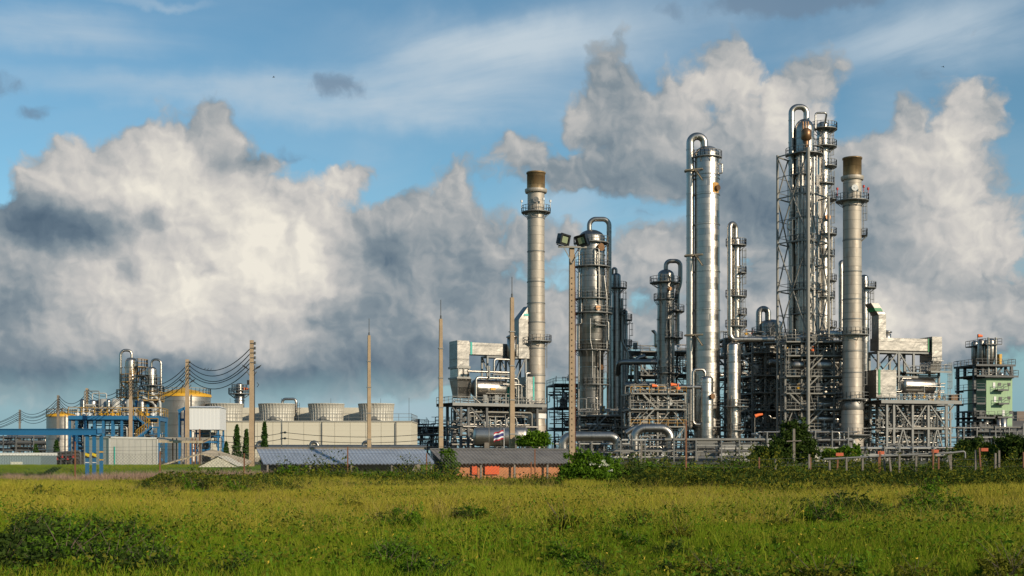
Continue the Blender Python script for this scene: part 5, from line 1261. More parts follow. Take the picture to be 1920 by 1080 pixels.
# ================================================================ grey container, blue pipe bridge, site cabin
D = 112; t = At(D); u = thing('shipping_container', 'pale grey corrugated container on a gravel pad left of the power pole', 'container', (t.x(205), D, GZ - .02), R(61))
Lx, Wy, H = 5.7, 3.0, 2.62; b = MB()
n = 40
vs = []
for i in range(n * 4 + 1):
    x = Lx * i / (n * 4); d = (0, .09, .09, 0)[i % 4] if i % 4 else 0
    vs += [(x, d, .15), (x, d, H - .12)]
b.add(vs, [(2 * i, 2 * i + 2, 2 * i + 3, 2 * i + 1) for i in range(n * 4)])
b.box(0.02, Lx - .02, .12, Wy, .12, H - .02); b.build('body', CONT, u)
b = MB()
for x in (-.06, Lx - .06): b.box(x, x + .14, -.06, .10, 0, H); b.box(x, x + .14, Wy - .1, Wy + .06, 0, H)
b.box(.081, Lx - .061, -.05, .09, H - .16, H); b.box(.081, Lx - .061, -.05, .09, 0, .15); b.box(-.05, .06, .101, Wy - .101, H - .15, H); b.box(-.05, .06, .101, Wy - .101, 0, .15); b.build('frame', CONT, u)
b = MB()
for x in (.01, Lx + .01): b.box(x - .08, x + .08, -.075, -.062, H - .14, H - .02)
b.build('corner_casting', BLACK, u)
b = MB()
for k in range(9): b.box(.72 * k + .02 + .1, .72 * k + .06 + .1, -.012, -.004, .18, H - .18)
b.build('panel_joint', mat('joint_grey', (.22, .22, .21), .6), u)
MB().box(.5, .58, -.10, -.02, .1, 1.75).build('pipe', TEAL, u)
b = MB(); b.box(-.4, Lx + .6, -.8, Wy + .5, -.35, -.01); b.build('gravel_pad', mat('pale_gravel', (.42, .40, .36), .95, 0, .35, 5, .5, 20), u)

t = At(88); u = thing('pipe_bridge', 'blue painted pipe bridge on posts with yellow and black hazard bands', 'pipe bridge', (t.x(177), 88, 0)); X = lambda px: t.m(px - 177); Zb = lambda y: t.z(y)
b = MB(); b.box(X(-40), X(190), -.35, .0, Zb(814.5), Zb(805.5)); b.build('beam', BLUE, u)
b = MB(); b.box(X(-40), X(191), -.42, .55, Zb(805.5) + .003, Zb(804)); b.box(X(-40), X(189), -.42, -.353, Zb(816), Zb(814.5)); b.box(X(-40), X(188), .2, .5, Zb(814), Zb(805.5)); b.build('flange', BLUE, u)
t9 = At(92.5); x9 = t9.x(190) - t.x(177); b = MB(); b.bar((X(190), -.4, Zb(808)), (x9, 4.9, t9.z(808)), .3, .36); b.build('end_beam', BLUE, u)
for px, yy, yb, hz in ((165, -.15, 905, 1), (178, -.15, 908, 1), (190, 4.5, 890, 0)):
    P_ = thing('post', None, None, (X(px) if hz else x9, yy, 0)); P_.parent = u; w = .105
    zb = ground_z(0, 88 + yy) - .2
    b = MB(); b.box(-w, w, -w, w, zb, Zb(814)); b.build('shaft', BLUE, P_)
    if hz:
        b = MB(); b.box(-w - .006, w + .006, -w - .006, w + .006, Zb(859), Zb(849)); b.build('hazard_band', HAZARD, P_)
        b = MB(); b.box(-w - .006, w + .006, -w - .006, w + .006, Zb(868), Zb(866.5)); b.build('white_band', WHITE, P_)
    else:
        b = MB()
        for y in (847, 862.5): b.box(-w - .006, w + .006, -w - .006, w + .006, Zb(y + 1.3), Zb(y - 1.3))
        b.build('hazard_band', YELLOW, P_)
t = At(116); u = thing('site_cabin', 'blue grey ribbed cabin with one pale window near the pipe bridge', 'cabin', (t.x(35), 116, GZ - .1)); X = lambda px: t.m(px - 35); Zb = lambda y: t.z(y) - GZ + .1
MB().box(X(-30), X(77), 0, 4, 0, Zb(854)).build('wall', CABB, u)
MB().box(X(-31), X(77.5), -.1, 4.1, Zb(854) + .003, Zb(849)).build('roof', WHITE, u)
MB().box(X(20), X(42), -.05, -.004, Zb(875), Zb(866)).build('window', mat('pale_window', (.62, .60, .5), .3), u)
t = At(124); u = thing('valve_manifold', 'dark rack of pipes with red handled valves beside the blue grey cabin', 'manifold', (t.x(112), 124, GZ)); rng = random.Random(9); X = lambda px: t.m(px - 112); Zb = lambda y: t.z(y) - GZ
for k in range(6):
    x = X(84 + 10 * k); b = MB(); b.bar((x, 0, 0), (x, 0, Zb(850 - k)), .12); b.build('post', DARK, u)
    b = MB(); valve(b, x + .25, -.3, Zb(861 - k % 2 * 4), .07); b.build('valve', REDP, u)
for y in (851, 857, 864): MB().pipe([(X(80), .1, Zb(y)), (X(150), .1, Zb(y - 5)), (X(150), .1, 0)], .11, n=8).build('pipe', DARK, u)
MB().box(X(84), X(160), 1.0, 3.0, 0, Zb(848)).build('shelter', mat('dark_shelter', (.05, .045, .04), .9), u)

# ================================================================ sheds with sheet roofs
def corrugated(mb, x0, x1, ya, za, yb, zb, pitch=.28, amp=.03, seed=0):
    """sheet roof from the ridge (ya, za) down to the eave (yb, zb), waves running down the slope"""
    n = int((x1 - x0) / pitch * 4); rg = random.Random(seed); vs = []
    for i in range(n + 1):
        x = x0 + (x1 - x0) * i / n; w = amp * math.sin(i * math.pi / 2)
        e = .06 * rg.random() if i % 12 == 0 else 0
        vs += [(x, ya, za + w), (x, yb + (-e), zb + w)]
    mb.add(vs, [(2 * i, 2 * i + 2, 2 * i + 3, 2 * i + 1) for i in range(n)], True)
    vs2 = [(a, b_, c - .05) for a, b_, c in vs]
    mb.add(vs2, [(2 * i, 2 * i + 1, 2 * i + 3, 2 * i + 2) for i in range(n)], True)

def shed(label, px0, px1, D, m, wall, seed, ridge=841.5, eave=870, yaw=20, cat='shed'):
    t = At(D); k = math.cos(R(yaw)) + math.sin(R(yaw)) * (HX - (px0 + px1) / 2) / F
    u = thing('sheet_roof_shed', label, cat, (t.x(px0), D, .1), R(yaw)); W_ = t.m(px1 - px0) / k
    zr, ze = t.z(ridge) - .1, At(D - 3).z(eave) - .1
    b = MB(); corrugated(b, 0, W_, 0, zr, -3.1, ze, seed=seed); b.build('roof', m, u)
    b = MB(); b.box(.3, W_ - .3, -.1, .0, -.2, zr - .12); b.build('rear_wall', CONC_G, u)
    b = MB(); b.tube([(0, .02, zr + .04), (W_, .02, zr + .04)], .07, 6); b.build('ridge_cap', CONC_G if m is ROOF_B else DARK, u)
    if wall: wall(u, W_, ze)
    for i in range(5):
        b = MB(); x = .3 + (W_ - .6) * i / 4; b.box(x - .06, x + .06, -3.0, -2.88, -.2, ze - .05); b.build('post', CONC_G, u)
    return u
shed('long shed with blue grey corrugated roof below the cream building', 481, 802, 91, ROOF_B, None, 1)
def orange_wall(u, W_, ze):
    MB().box(.1, W_ - .1, -2.55, -2.45, -.3, ze + .1).build('front_wall', WALL_O, u)
    MB().box(W_ * .53, W_ * .68, -3.25, -2.9, -.3, .16).build('white_ledge', WHITE, u)
    for a_, c_ in ((.30, .40), (.21, .245)): MB().box(W_ * a_, W_ * c_, -2.75, -2.7, ze - .75, ze - .02).build('orange_cloth', WALL_R, u)
shed('shed with weathered dark roof and orange walls at the foot of the light pole', 806, 1069, 88, ROOF_D, orange_wall, 2, 843, 869)

def canopy(label, D, pts, m, posts, th=.1, depth=4.0):
    """open sheds with light roofs: pts is the roof's profile in photo pixels"""
    t = At(D); x0 = t.x(pts[0][0]); u = thing('open_canopy', label, 'canopy', (x0, D, GZ - .1)); b = MB(); zz = lambda y: t.z(y) - GZ + .1
    for (a, c) in zip(pts[:-1], pts[1:]):
        n = max(1, int(abs(t.m(c[0] - a[0])) / .5)); rg = random.Random(int(a[0]))
        for i in range(n):
            f0, f1 = i / n, (i + 1) / n; xa, xb = t.x(a[0] + (c[0] - a[0]) * f0) - x0, t.x(a[0] + (c[0] - a[0]) * f1) - x0; za, zb = zz(a[1] + (c[1] - a[1]) * f0), zz(a[1] + (c[1] - a[1]) * f1); e = rg.random() * .12
            b.add([(xa, -depth / 2 - e, za - .35), (xb, -depth / 2 - e, zb - .35), (xb, depth / 2, zb), (xa, depth / 2, za), (xa, -depth / 2 - e, za - .35 - th), (xb, -depth / 2 - e, zb - .35 - th), (xb, depth / 2, zb - th), (xa, depth / 2, za - th)], [(0, 1, 2, 3), (4, 7, 6, 5), (0, 4, 5, 1), (3, 2, 6, 7)])
    b.build('roof', m, u)
    for px, top in posts:
        MB().box(t.x(px) - x0 - .05, t.x(px) - x0 + .05, -depth / 2 + .1, -depth / 2 + .2, 0, zz(top)).build('post', RUST if px % 2 else CONC_G, u)
canopy('long flat tan canopy roof running right from the grey container', 122, [(290, 819), (388, 820)], THATCH, [(331, 822), (338, 822), (356, 822), (367, 822), (373, 822), (381, 805), (384, 822)], .22, 3)
canopy('low pitched tan roof between two power poles', 110, [(306, 866), (388, 842), (466, 864)], THATCH, [(312, 866), (350, 856), (420, 850), (430, 856), (455, 864)], .12, 4)
t = At(104); u = thing('reed_hut', 'small hut with a bleached white reed gable roof', 'hut', (t.x(416), 104, GZ - .35)); zz = lambda y: t.z(y) - GZ + .35
b = MB(); hw = t.m(37); b.add([(-hw, -1.5, zz(874)), (0, -1.5, zz(855)), (hw, -1.5, zz(874)), (-hw, 2, zz(874)), (0, 2, zz(855)), (hw, 2, zz(874))], [(0, 1, 4, 3), (1, 2, 5, 4)]); b.add([(-hw, -1.4, zz(875.5)), (0, -1.4, zz(857)), (hw, -1.4, zz(875.5))], [(0, 2, 1)]); b.build('roof', mat('bleached_reed', (.60, .55, .45), .95, 0, .3, 6, .8, 14), u)
MB().box(-hw * .8, hw * .8, -1.2, 1.8, -.2, zz(876)).build('wall', THATCH, u)

# ================================================================ fences
def post_bar(root, x, y, z0, h, w, m, lean=0.0, name='post'):
    b = MB(); tapered(b, -w * .8 + lean, w * .8 + lean, -w * .8, w * .8, h, -w, w, -w, w, -.2); return b.build(name, m, root, (x, y, z0))
D = 76; t = At(D); fe = thing('post_fence', 'leaning row of concrete and rusty posts with slack wire before the dark shrubs', 'fence', (t.x(1700), D, .1))
rng = random.Random(21)
FP = [(1202, 828, 0, 'c'), (1287, 788, 0, 'r'), (1424, 856, 0, 'r'), (1454, 860, 0, 'c'), (1516, 850, 0, 'c'), (1521, 856, 0, 'r'), (1557, 862, 0, 'c'), (1568, 860, 3, 'r'), (1587, 856, 0, 'c'), (1616, 858, 0, 'c'), (1645, 856, 0, 'r'), (1649, 846, 0, 'r'), (1659, 858, 0, 'c'), (1672, 856, -7, 'c'), (1688, 850, 0, 'c'), (1716, 854, 0, 'c'), (1748, 842, 0, 'r'), (1757, 856, 0, 'r'), (1786, 850, 0, 'c'), (1791, 852, -11, 'c'), (1832, 842, 0, 'c'), (1842, 838, -5, 'r'), (1863, 848, 0, 'c'), (1872, 843, 0, 'c'), (1919, 846, 0, 'r')]
for px, top, lean, k in FP:
    post_bar(fe, t.x(px) - t.x(1700), rng.uniform(-.3, .3), -.05, t.z(top) - .1, 0.05 if k == 'r' else .062, RUST if k == 'r' else CONC_G, t.m(lean))
b = MB(); b.pipe([(t.x(1548) - t.x(1700), .5, t.z(864)), (t.x(1790) - t.x(1700), .5, t.z(852)), (t.x(1815) - t.x(1700), .5, t.z(849)), (t.x(1815) - t.x(1700), .5, t.z(862))], .06, n=8); b.build('rail', GALV, fe)
for px, y, w in ((1577, 852, 14), (1655, 849, 12), (1757, 846, 13), (1850, 843, 13)):
    b = MB(); b.box(t.x(px - w / 2) - t.x(1700), t.x(px + w / 2) - t.x(1700), .3, .42, t.z(y + 3) - .1, t.z(y - 3) - .1); b.build('orange_board', mat('faded_orange', (.50, .11, .05), .8), fe)
for j in range(4):
    b = MB(); pts = [(t.x(px) - t.x(1700), 0, .35 + j * .42 + .06 * math.sin(px)) for px, _, _, _ in FP]; b.tube(pts, .008, 4, False); b.build('wire', DARK, fe)
t = At(92); cp = thing('utility_post', 'pale concrete post with a small crossarm in front of the leafy tree', 'post', (t.x(1488.5), 92, .1))
post_bar(cp, 0, 0, 0, t.z(804) - .1, .10, CONC_G)
b = MB(); b.bar((-.55, -.15, t.z(830)), (.5, -.15, t.z(829)), .07); b.build('crossarm', CONC_G, cp)

D = 83; t = At(D); cf = thing('chain_link_fence', 'sagging chain link fence on thin rusty posts along the meadow edge', 'fence', (0, D, .1))
x0, x1 = t.x(-30), t.x(1100)
for px, top in ((141, 828), (300, 846), (458, 850), (652, 838), (800, 850), (1003, 842), (996, 866)): post_bar(cf, t.x(px), 0, 0, t.z(top) - .1, .045, RUST)
b = MB(); H_ = 1.55; w = .007; x = x0 - H_
while x < x1:       # woven mesh: crossing slanted wires
    for d in (1, -1):
        a = (x, 0, .35) if d > 0 else (x + H_, 0, .35); c = (x + H_, 0, .35 + H_) if d > 0 else (x, 0, .35 + H_)
        b.add([(a[0] - w, 0, a[2]), (a[0] + w, 0.004, a[2]), (c[0] + w, 0.004, c[2]), (c[0] - w, 0, c[2])], [(0, 1, 2, 3)])
    x += .21
b.build('mesh', DARK, cf)
for j in range(3):
    b = MB(); b.tube([(x0 + (x1 - x0) * i / 20, 0, 1.95 + j * .22 + .03 * math.sin(i * 2.1 + j)) for i in range(21)], .010, 4, False); b.build('wire', DARK, cf)

# ================================================================ vegetation
NPR = np.random.default_rng(4)


def leaf_object(name, pts, size, m, parent=None, loc=(0, 0, 0), jitter=.4, up=.35):
    """one mesh of small pointed leaves, one at each of pts (N,3)"""
    n = len(pts); P = np.asarray(pts, float)
    nrm = NPR.normal(size=(n, 3)); nrm[:, 2] += up; nrm /= np.linalg.norm(nrm, axis=1)[:, None]
    a = np.cross(nrm, NPR.normal(size=(n, 3))); a /= np.linalg.norm(a, axis=1)[:, None]; c = np.cross(nrm, a)
    s = size * (1 + jitter * NPR.normal(size=(n, 1))).clip(.4, 2.2)
    V = np.stack([P - a * s, P - c * s * .42 - a * s * .1, P + a * s, P + c * s * .42 - a * s * .1], 1).reshape(-1, 3)
    me = bpy.data.meshes.new(name); me.vertices.add(4 * n); me.vertices.foreach_set('co', V.astype(np.float32).ravel())
    me.loops.add(4 * n); me.loops.foreach_set('vertex_index', np.arange(4 * n, dtype=np.int32))
    me.polygons.add(n); me.polygons.foreach_set('loop_start', np.arange(0, 4 * n, 4, dtype=np.int32))
    me.materials.append(m); me.update(calc_edges=True); me.validate()
    o = bpy.data.objects.new(name, me); C.objects.link(o); o.parent = parent; o.location = loc
    return o


def clumps(blobs_, n, hollow=.55):
    """points gathered in leafy sprays through the volume of some ellipsoids (x, y, z, rx, ry, rz)"""
    vol = np.array([b_[3] * b_[4] * b_[5] for b_ in blobs_]); cnt = (n * vol / vol.sum()).astype(int); out = []
    for b_, k in zip(blobs_, cnt):
        ns = max(6, k // 26)
        d = NPR.normal(size=(ns, 3)); d /= np.linalg.norm(d, axis=1)[:, None]
        rad = (hollow + (1.08 - hollow) * NPR.random((ns, 1)) ** .7) * (1 + .16 * NPR.normal(size=(ns, 1)))
        cen = d * rad * np.array(b_[3:6]) + np.array(b_[:3])
        idx = NPR.integers(0, ns, k)
        out.append(cen[idx] + NPR.normal(size=(k, 3)) * np.array(b_[3:6]) * .13)
    p = np.concatenate(out); return p[p[:, 2] > .02]


def limbs(mb, base, targets, r0):
    for tx, ty, tz in targets:
        mid = (tx * .35 + base[0] * .65, ty * .35 + base[1] * .65, tz * .55)
        mb.tube([base, mid, (tx, ty, tz)], [r0, r0 * .6, r0 * .2], 7)


def tree(label, D, px, py0, blobs_, n, size, m, trunk=.2, name='leafy_tree', cat='tree', group=None, base=None):
    """blobs_: (px, row, depth m, rx px, rz px)"""
    t = At(D); x = t.x(px); z = ground_z(x, D) if base is None else base
    u = thing(name, label, cat, (x, D, z), 0, group)
    bb = [(t.m(q[0] - px), q[2], t.z(q[1]) - z, t.m(q[3]), t.m(q[3]) * .8, t.m(q[4])) for q in blobs_]
    b = MB(); b.tube([(0, 0, -.2), (.05, 0, bb[0][2] * .5), (bb[0][0], 0, bb[0][2])], [trunk, trunk * .75, trunk * .3], 9)
    limbs(b, (.03, 0, bb[0][2] * .4), [(q[0], q[1], q[2]) for q in bb], trunk * .5); b.build('trunk', BARK, u)
    leaf_object('crown', clumps(bb, n), size, m, u)
    return u
tree('leafy green tree left of the low rack before the lattice tower', 96, 1487, 860, [(1488, 812, 0, 26, 20), (1470, 832, -.5, 26, 16), (1502, 830, .3, 24, 18), (1492, 848, 0, 38, 16), (1476, 806, .4, 13, 10)], 9000, .13, LEAF_D, .16)
tree('bright round bush behind the dark roof, right of the boiler flag', 97, 1003, 838, [(1003, 825, 0, 26, 14), (1012, 818, .3, 14, 12), (988, 830, 0, 18, 9)], 4200, .12, LEAF, .10, 'round_bush', 'bush')
tree('dark bushy tree left of the green building foot', 98, 1826, 858, [(1828, 842, 0, 30, 18), (1812, 852, 0, 26, 12), (1845, 850, .5, 24, 13)], 6000, .13, LEAF_D, .12)
tree('dark bushy tree at the picture edge below the annex block', 90, 1902, 858, [(1898, 836, 0, 30, 18), (1915, 848, 0, 30, 24), (1885, 858, .5, 26, 18)], 7000, .13, LEAF_D, .12)
tree('low leafy bush at the foot of the rightmost exhaust stack', 97, 1580, 860, [(1560, 852, 0, 18, 9), (1588, 850, 0, 20, 10), (1605, 846, 0, 9, 12)], 3800, .12, LEAF, .08, 'low_bush', 'bush')
tree('leafy bush joined to the left of the leafy tree', 95, 1440, 860, [(1440, 850, 0, 26, 13), (1420, 858, 0, 16, 9)], 4200, .12, LEAF_D, .08, 'low_bush', 'bush')
tree('sprawling white flowered bush at the right end of the dark roof', 72.5, 1098, 880, [(1098, 872, 0, 34, 26), (1072, 868, -.3, 22, 20), (1128, 876, .3, 26, 24), (1100, 890, 0, 52, 20), (1150, 885, 0, 24, 22)], 9500, .085, LEAF, .06, 'flowering_bush', 'bush')
fb = [o for o in C.objects if o.name.startswith('flowering_bush')][0]
t = At(72.5); leaf_object('blossom', clumps([(t.m(28), -1.0, t.z(878), .55, .3, .26)], 170, .1), .05, FLOWER, fb)
tree('green creeper hanging over the seam between the blue grey and dark roofs', 85, 843, 872, [(843, 862, -1.4, 15, 20), (840, 846, -.6, 14, 6), (850, 878, -1.6, 15, 14)], 2600, .08, LEAF, .05, 'roof_creeper', 'creeper')
for px, y0, y1, w, lab in ((444, 797, 860, 8.5, 'slim pointed conifer, leftmost of three before the cream building'), (462, 806, 860, 8, 'slim pointed conifer partly behind the nearest power pole'), (496, 792, 858, 7.5, 'slim pointed conifer right of the nearest power pole'), (424, 829, 858, 6, 'short stubby conifer beside the pitched tan roof'), (67, 834, 858, 6.5, 'small pointed conifer above the blue grey cabin'), (106, 826, 856, 7, 'small pointed conifer in front of the smaller silver tank')):
    D = 126 if px > 200 else 135; t = At(D); u = thing('conifer_tree', lab, 'tree', (t.x(px), D, GZ), 0, 'slim conifers'); H_ = t.z(y0) - GZ; W_ = t.m(w)
    b = MB(); b.tube([(0, 0, -.2), (.03, 0, H_ * .6), (0, 0, H_ * .97)], [.11, .07, .015], 8); b.build('trunk', BARK, u)
    n = int(1700 * H_ / 3.5); q = NPR.random(n) ** 1.25; ang = NPR.random(n) * 6.283; lump = 1 + .22 * np.sin(q * 30 + ang * 2) + .15 * NPR.normal(size=n)
    rr = W_ * (1 - q) ** .62 * (.35 + .65 * np.sqrt(NPR.random(n))) * lump + .05
    leaf_object('crown', np.stack([rr * np.cos(ang), rr * np.sin(ang), .15 + q * (H_ - .1)], 1), .11, LEAF_C, u, up=-.3)

# hedge line: tangled undergrowth (uncountable) along the fences
def hband(px):
    pts = [(-60, .05), (190, .1), (240, .35), (300, .55), (480, .7), (545, 1.3), (660, 1.35), (760, 1.15), (850, 1.1), (885, .4), (1050, .42), (1100, 1.1), (1200, 1.15), (1340, 1.2), (1420, 1.45), (1520, 1.45), (1580, 1.25), (1700, 1.25), (1800, 1.4), (1920, 1.5), (2000, 1.4)]
    return np.interp(px, [p[0] for p in pts], [p[1] for p in pts])
n = 240000
yy = 56 + 35 * NPR.random(n) ** .8; px = -40 + 2040 * NPR.random(n); px = np.where(NPR.random(n) < .45, 1100 + 860 * NPR.random(n), px)
xx = (px - HX) / F * yy
lumpn = .5 + .28 * np.sin(xx * .9 + 1.3 * np.sin(yy * .7)) + .22 * np.sin(xx * 2.3 + yy * 1.1 + 2) + .16 * np.sin(xx * 5.1 - yy * 2.7)
front = .27 * np.clip((yy - 56) / 8, 0, 1) + .73 * np.clip((yy - 71) / 9, 0, 1); h_ = hband(px) * (.30 + 1.15 * lumpn * lumpn + .5 * (NPR.random(n) < .03)) * front
cl = .5 + .26 * np.sin(xx * .55 + 2.0 * np.sin(yy * .33)) + .22 * np.sin(yy * .62 - xx * .21 + 1.4) + .16 * np.sin(xx * 1.7 + yy * 1.3)
zone = np.clip((px - 1090) / 120, 0, 1) + np.clip((px - 240) / 60, 0, 1) * np.clip((580 - px) / 60, 0, 1) * .8
h_ = np.maximum(h_, (.62 + .42 * lumpn) * np.clip((cl - .47 + .030 * (yy - 60)) * 4, 0, 1) * zone * (yy < 78))
keep = (h_ > .16) & ~((px > 470) & (px < 1075) & (yy > 84.2)) & ~((px < 290) & (yy > 86))
u_ = NPR.random(n); zz = h_ * (1 - .75 * u_ ** 1.7) + .15
pts = np.stack([xx, yy, zz], 1)[keep]
band2 = NPR.random(len(pts)) < .5
tag(leaf_object('undergrowth', pts[band2], .075, LEAF_D), 'tangled dark green undergrowth along the fence line', None, None, 'stuff')
tag(leaf_object('undergrowth', pts[~band2], .07, LEAF_O), 'olive weeds mixed through the undergrowth along the fence line', None, None, 'stuff')

def shrub_proto(seed, n=2600, size=.055, m=LEAF_D):
    global NPR
    NPR = np.random.default_rng(seed); rg = random.Random(seed)
    u = thing('shrub', 'x', 'shrub'); bl = [(rg.uniform(-.5, .5), rg.uniform(-.4, .4), rg.uniform(.25, .6), rg.uniform(.3, .5), rg.uniform(.3, .5), rg.uniform(.22, .38)) for _ in range(5)]
    b = MB(); limbs(b, (0, 0, 0), [(q[0] * 1.3, q[1] * 1.3, q[2] + q[5] * .9) for q in bl] + [(rg.uniform(-.8, .8), rg.uniform(-.5, .5), rg.uniform(.8, 1.15)) for _ in range(4)], .014); b.build('stem', BARK, u)
    extra = np.concatenate([np.stack([np.linspace(0, tx, 26) + NPR.normal(size=26) * .04, np.linspace(0, ty, 26) + NPR.normal(size=26) * .04, np.linspace(.2, tz, 26) + NPR.normal(size=26) * .03], 1) for tx, ty, tz in [(rg.uniform(-.8, .8), rg.uniform(-.5, .5), rg.uniform(.8, 1.15)) for _ in range(6)]])
    leaf_object('foliage', np.concatenate([clumps(bl, n, .25), extra]), size, m, u)
    return u
protos = [shrub_proto(101, 2400, .042), shrub_proto(102, 2400, .045, LEAF), shrub_proto(103, 2200, .042, LEAF_O), shrub_proto(104, 2200, .06, LEAF)]
rng = random.Random(66); used = set()
def put_shrub(i, px, py, sc, label, group):
    """py: row of the shrub's foot on the meadow"""
    D = min(86, CAMH * F / (py - HY)); t = At(D); o = protos[i]
    if i in used: o = copy_tree(o)
    used.add(i); o.location = (t.x(px), D, ground_z(t.x(px), D) - .03); o.rotation_euler = (0, 0, rng.random() * 6.28); k = sc * rng.uniform(.85, 1.2); o.scale = (k * 1.15, k * 1.15, k)
    tag(o, label, 'shrub', group)
LB = 'dark leafy weed bush in the clump at the near left corner of the meadow'
for px, py, sc in ((20, 1075, .8), (70, 1060, .75), (120, 1080, .85), (165, 1050, .7), (215, 1078, .8), (40, 1030, .7), (110, 1025, .72), (185, 1022, .66), (250, 1046, .62), (290, 1080, .7), (150, 1003, .55), (75, 1000, .55), (230, 1008, .5), (5, 1095, .9), (95, 1100, .9), (190, 1104, .9), (270, 1102, .8), (330, 1090, .6)):
    put_shrub(rng.choice((0, 0, 1)), px, py, sc * .9, LB, 'weed bushes at the near left corner')
LB = 'small weed bush in short grass near the bottom edge, outside the corner clump'
for px, py, sc in ((705, 1050, .62), (690, 1078, .6), (740, 1085, .55), (1075, 1060, .5), (1120, 1092, .5), (1300, 1080, .5), (1580, 1085, .55), (1650, 1075, .5), (1870, 1088, .6), (1905, 1070, .55), (1160, 1020, .42), (1240, 1030, .4), (860, 1095, .5), (1440, 1098, .5), (420, 1090, .5), (520, 1075, .4)):
    for q in range(3): put_shrub(rng.choice((0, 1, 1, 2)), px + rng.uniform(-70, 70), py + rng.uniform(-18, 18), sc * (1.05, .8, .65)[q], LB, 'weed bushes along the near edge')
LB = 'spreading weed bush out in the tall yellow grass'
for px, py, sc in ((720, 985, .6), (690, 968, .5), (930, 975, .5), (880, 985, .4), (1110, 1008, .55), (1240, 990, .5), (1560, 985, .6), (1640, 975, .7), (1700, 970, .7), (1750, 955, .8), (1800, 965, .7), (1600, 960, .6), (330, 940, .8), (280, 950, .6), (110, 948, .7), (1490, 998, .5), (430, 930, .8), (1850, 990, .5)):
    for q in range(3): put_shrub(rng.choice((0, 0, 2, 1)), px + rng.uniform(-55, 55), py + rng.uniform(-9, 9), sc * (1.3, .95, .75)[q], LB, 'weed bushes out in the tall grass')
LB = 'tall dark shrub in the hedge behind the post fence'
for i in range(36):
    put_shrub((0, 1, 0, 3)[i % 4], 1180 + i * 21 + rng.uniform(-12, 12), rng.uniform(908.5, 918), rng.choice((.7, .9, 1.0, 1.35, 1.5)), LB, 'hedge shrubs behind the post fence')
LB = 'leafy shrub in front of the sheet roofed sheds'
for i in range(16):
    put_shrub(3 if i % 3 == 0 else i % 2, 540 + i * 24 + rng.uniform(-8, 8), rng.uniform(911, 914), rng.uniform(.95, 1.3) * (1.0 if i < 13 else .42), LB, 'shrubs in front of the sheds')

# meadow grass: tufts scattered over the field (uncountable)
def tuft(name, n, hgt, spread, wid, lean, seed, m, heads=None):
    rg = np.random.default_rng(seed); vs = []; fs = []
    for i in range(n):
        a = rg.random() * 6.283; r = spread * math.sqrt(rg.random()); bx, by = r * math.cos(a), r * math.sin(a)
        h = hgt * (.55 + .6 * rg.random()); la = rg.random() * 6.283; ll = lean * h * (.3 + rg.random()) ; lx, ly = ll * math.cos(la) - .10 * h, ll * math.sin(la)
        wa = rg.random() * 3.14; wx, wy = wid * math.cos(wa), wid * math.sin(wa); o = len(vs)
        for f, w in ((0, 1), (.45, .9), (.8, .6), (1, .08)):
            q = f * f; cx, cy, cz = bx + lx * q, by + ly * q, h * (f - .12 * q * lean * 2)
            vs += [(cx - wx * w, cy - wy * w, cz), (cx + wx * w, cy + wy * w, cz)]
        fs += [(o + 2 * k, o + 2 * k + 1, o + 2 * k + 3, o + 2 * k + 2) for k in range(3)]
    me = bpy.data.meshes.new(name); me.from_pydata(vs, [], fs); me.materials.append(m)
    return bpy.data.objects.new(name, me)


def grassmat():
    m = bpy.data.materials.new('meadow_grass'); m.use_nodes = True
    nt = m.node_tree; h = G(nt); p = nt.nodes['Principled BSDF']; geo = h.n('ShaderNodeNewGeometry')
    pos = geo.outputs['Position']; xyz = h.sep(pos); n1 = h.noise(pos, .16, 4, .6); n2 = h.noise(pos, .9, 3, .6)
    green = h.mixc(n2, (.064, .145, .004), (.190, .285, .008)); straw = h.mixc(n2, (.340, .292, .022), (.520, .420, .075))
    # a belt of drying tall grass lies between the short green near strip and the hedge
    belt = h.m('MULTIPLY', h.m('SUBTRACT', 1.0, h.ss(xyz[1], 86, 89)), h.m('MULTIPLY', h.ss(h.m('MULTIPLY_ADD', h.m('SUBTRACT', n1, .5), 30.0, xyz[1]), 25, 42), h.m('SUBTRACT', 1.0, h.m('MULTIPLY', h.ss(xyz[1], 62, 78), .35))))
    f = h.m('ADD', h.m('MULTIPLY_ADD', belt, .74, .06), h.m('MULTIPLY', h.m('SUBTRACT', n1, .5), 1.5))
    f = h.m('ADD', f, h.m('MULTIPLY', h.m('SUBTRACT', geo.outputs['Random Per Island'], .5), .9), clamp=True)
    c = h.mixc(f, green, straw)
    h.put(p.inputs['Base Color'], c); p.inputs['Roughness'].default_value = .7; p.inputs['Specular IOR Level'].default_value = .08
    tr = h.n('ShaderNodeBsdfTranslucent'); h.put(tr.inputs[0], c); mx = h.n('ShaderNodeMixShader'); mx.inputs[0].default_value = .25
    nt.links.new(p.outputs[0], mx.inputs[1]); nt.links.new(tr.outputs[0], mx.inputs[2]); nt.links.new(mx.outputs[0], nt.nodes['Material Output'].inputs[0])
    return m
GM = grassmat()
SEEDH = mat('seed_heads', (.30, .20, .14), .8, 0, .2, 1)
SEEDL = mat('straw_stalks', (.235, .165, .045), .8, 0, .2, 1)


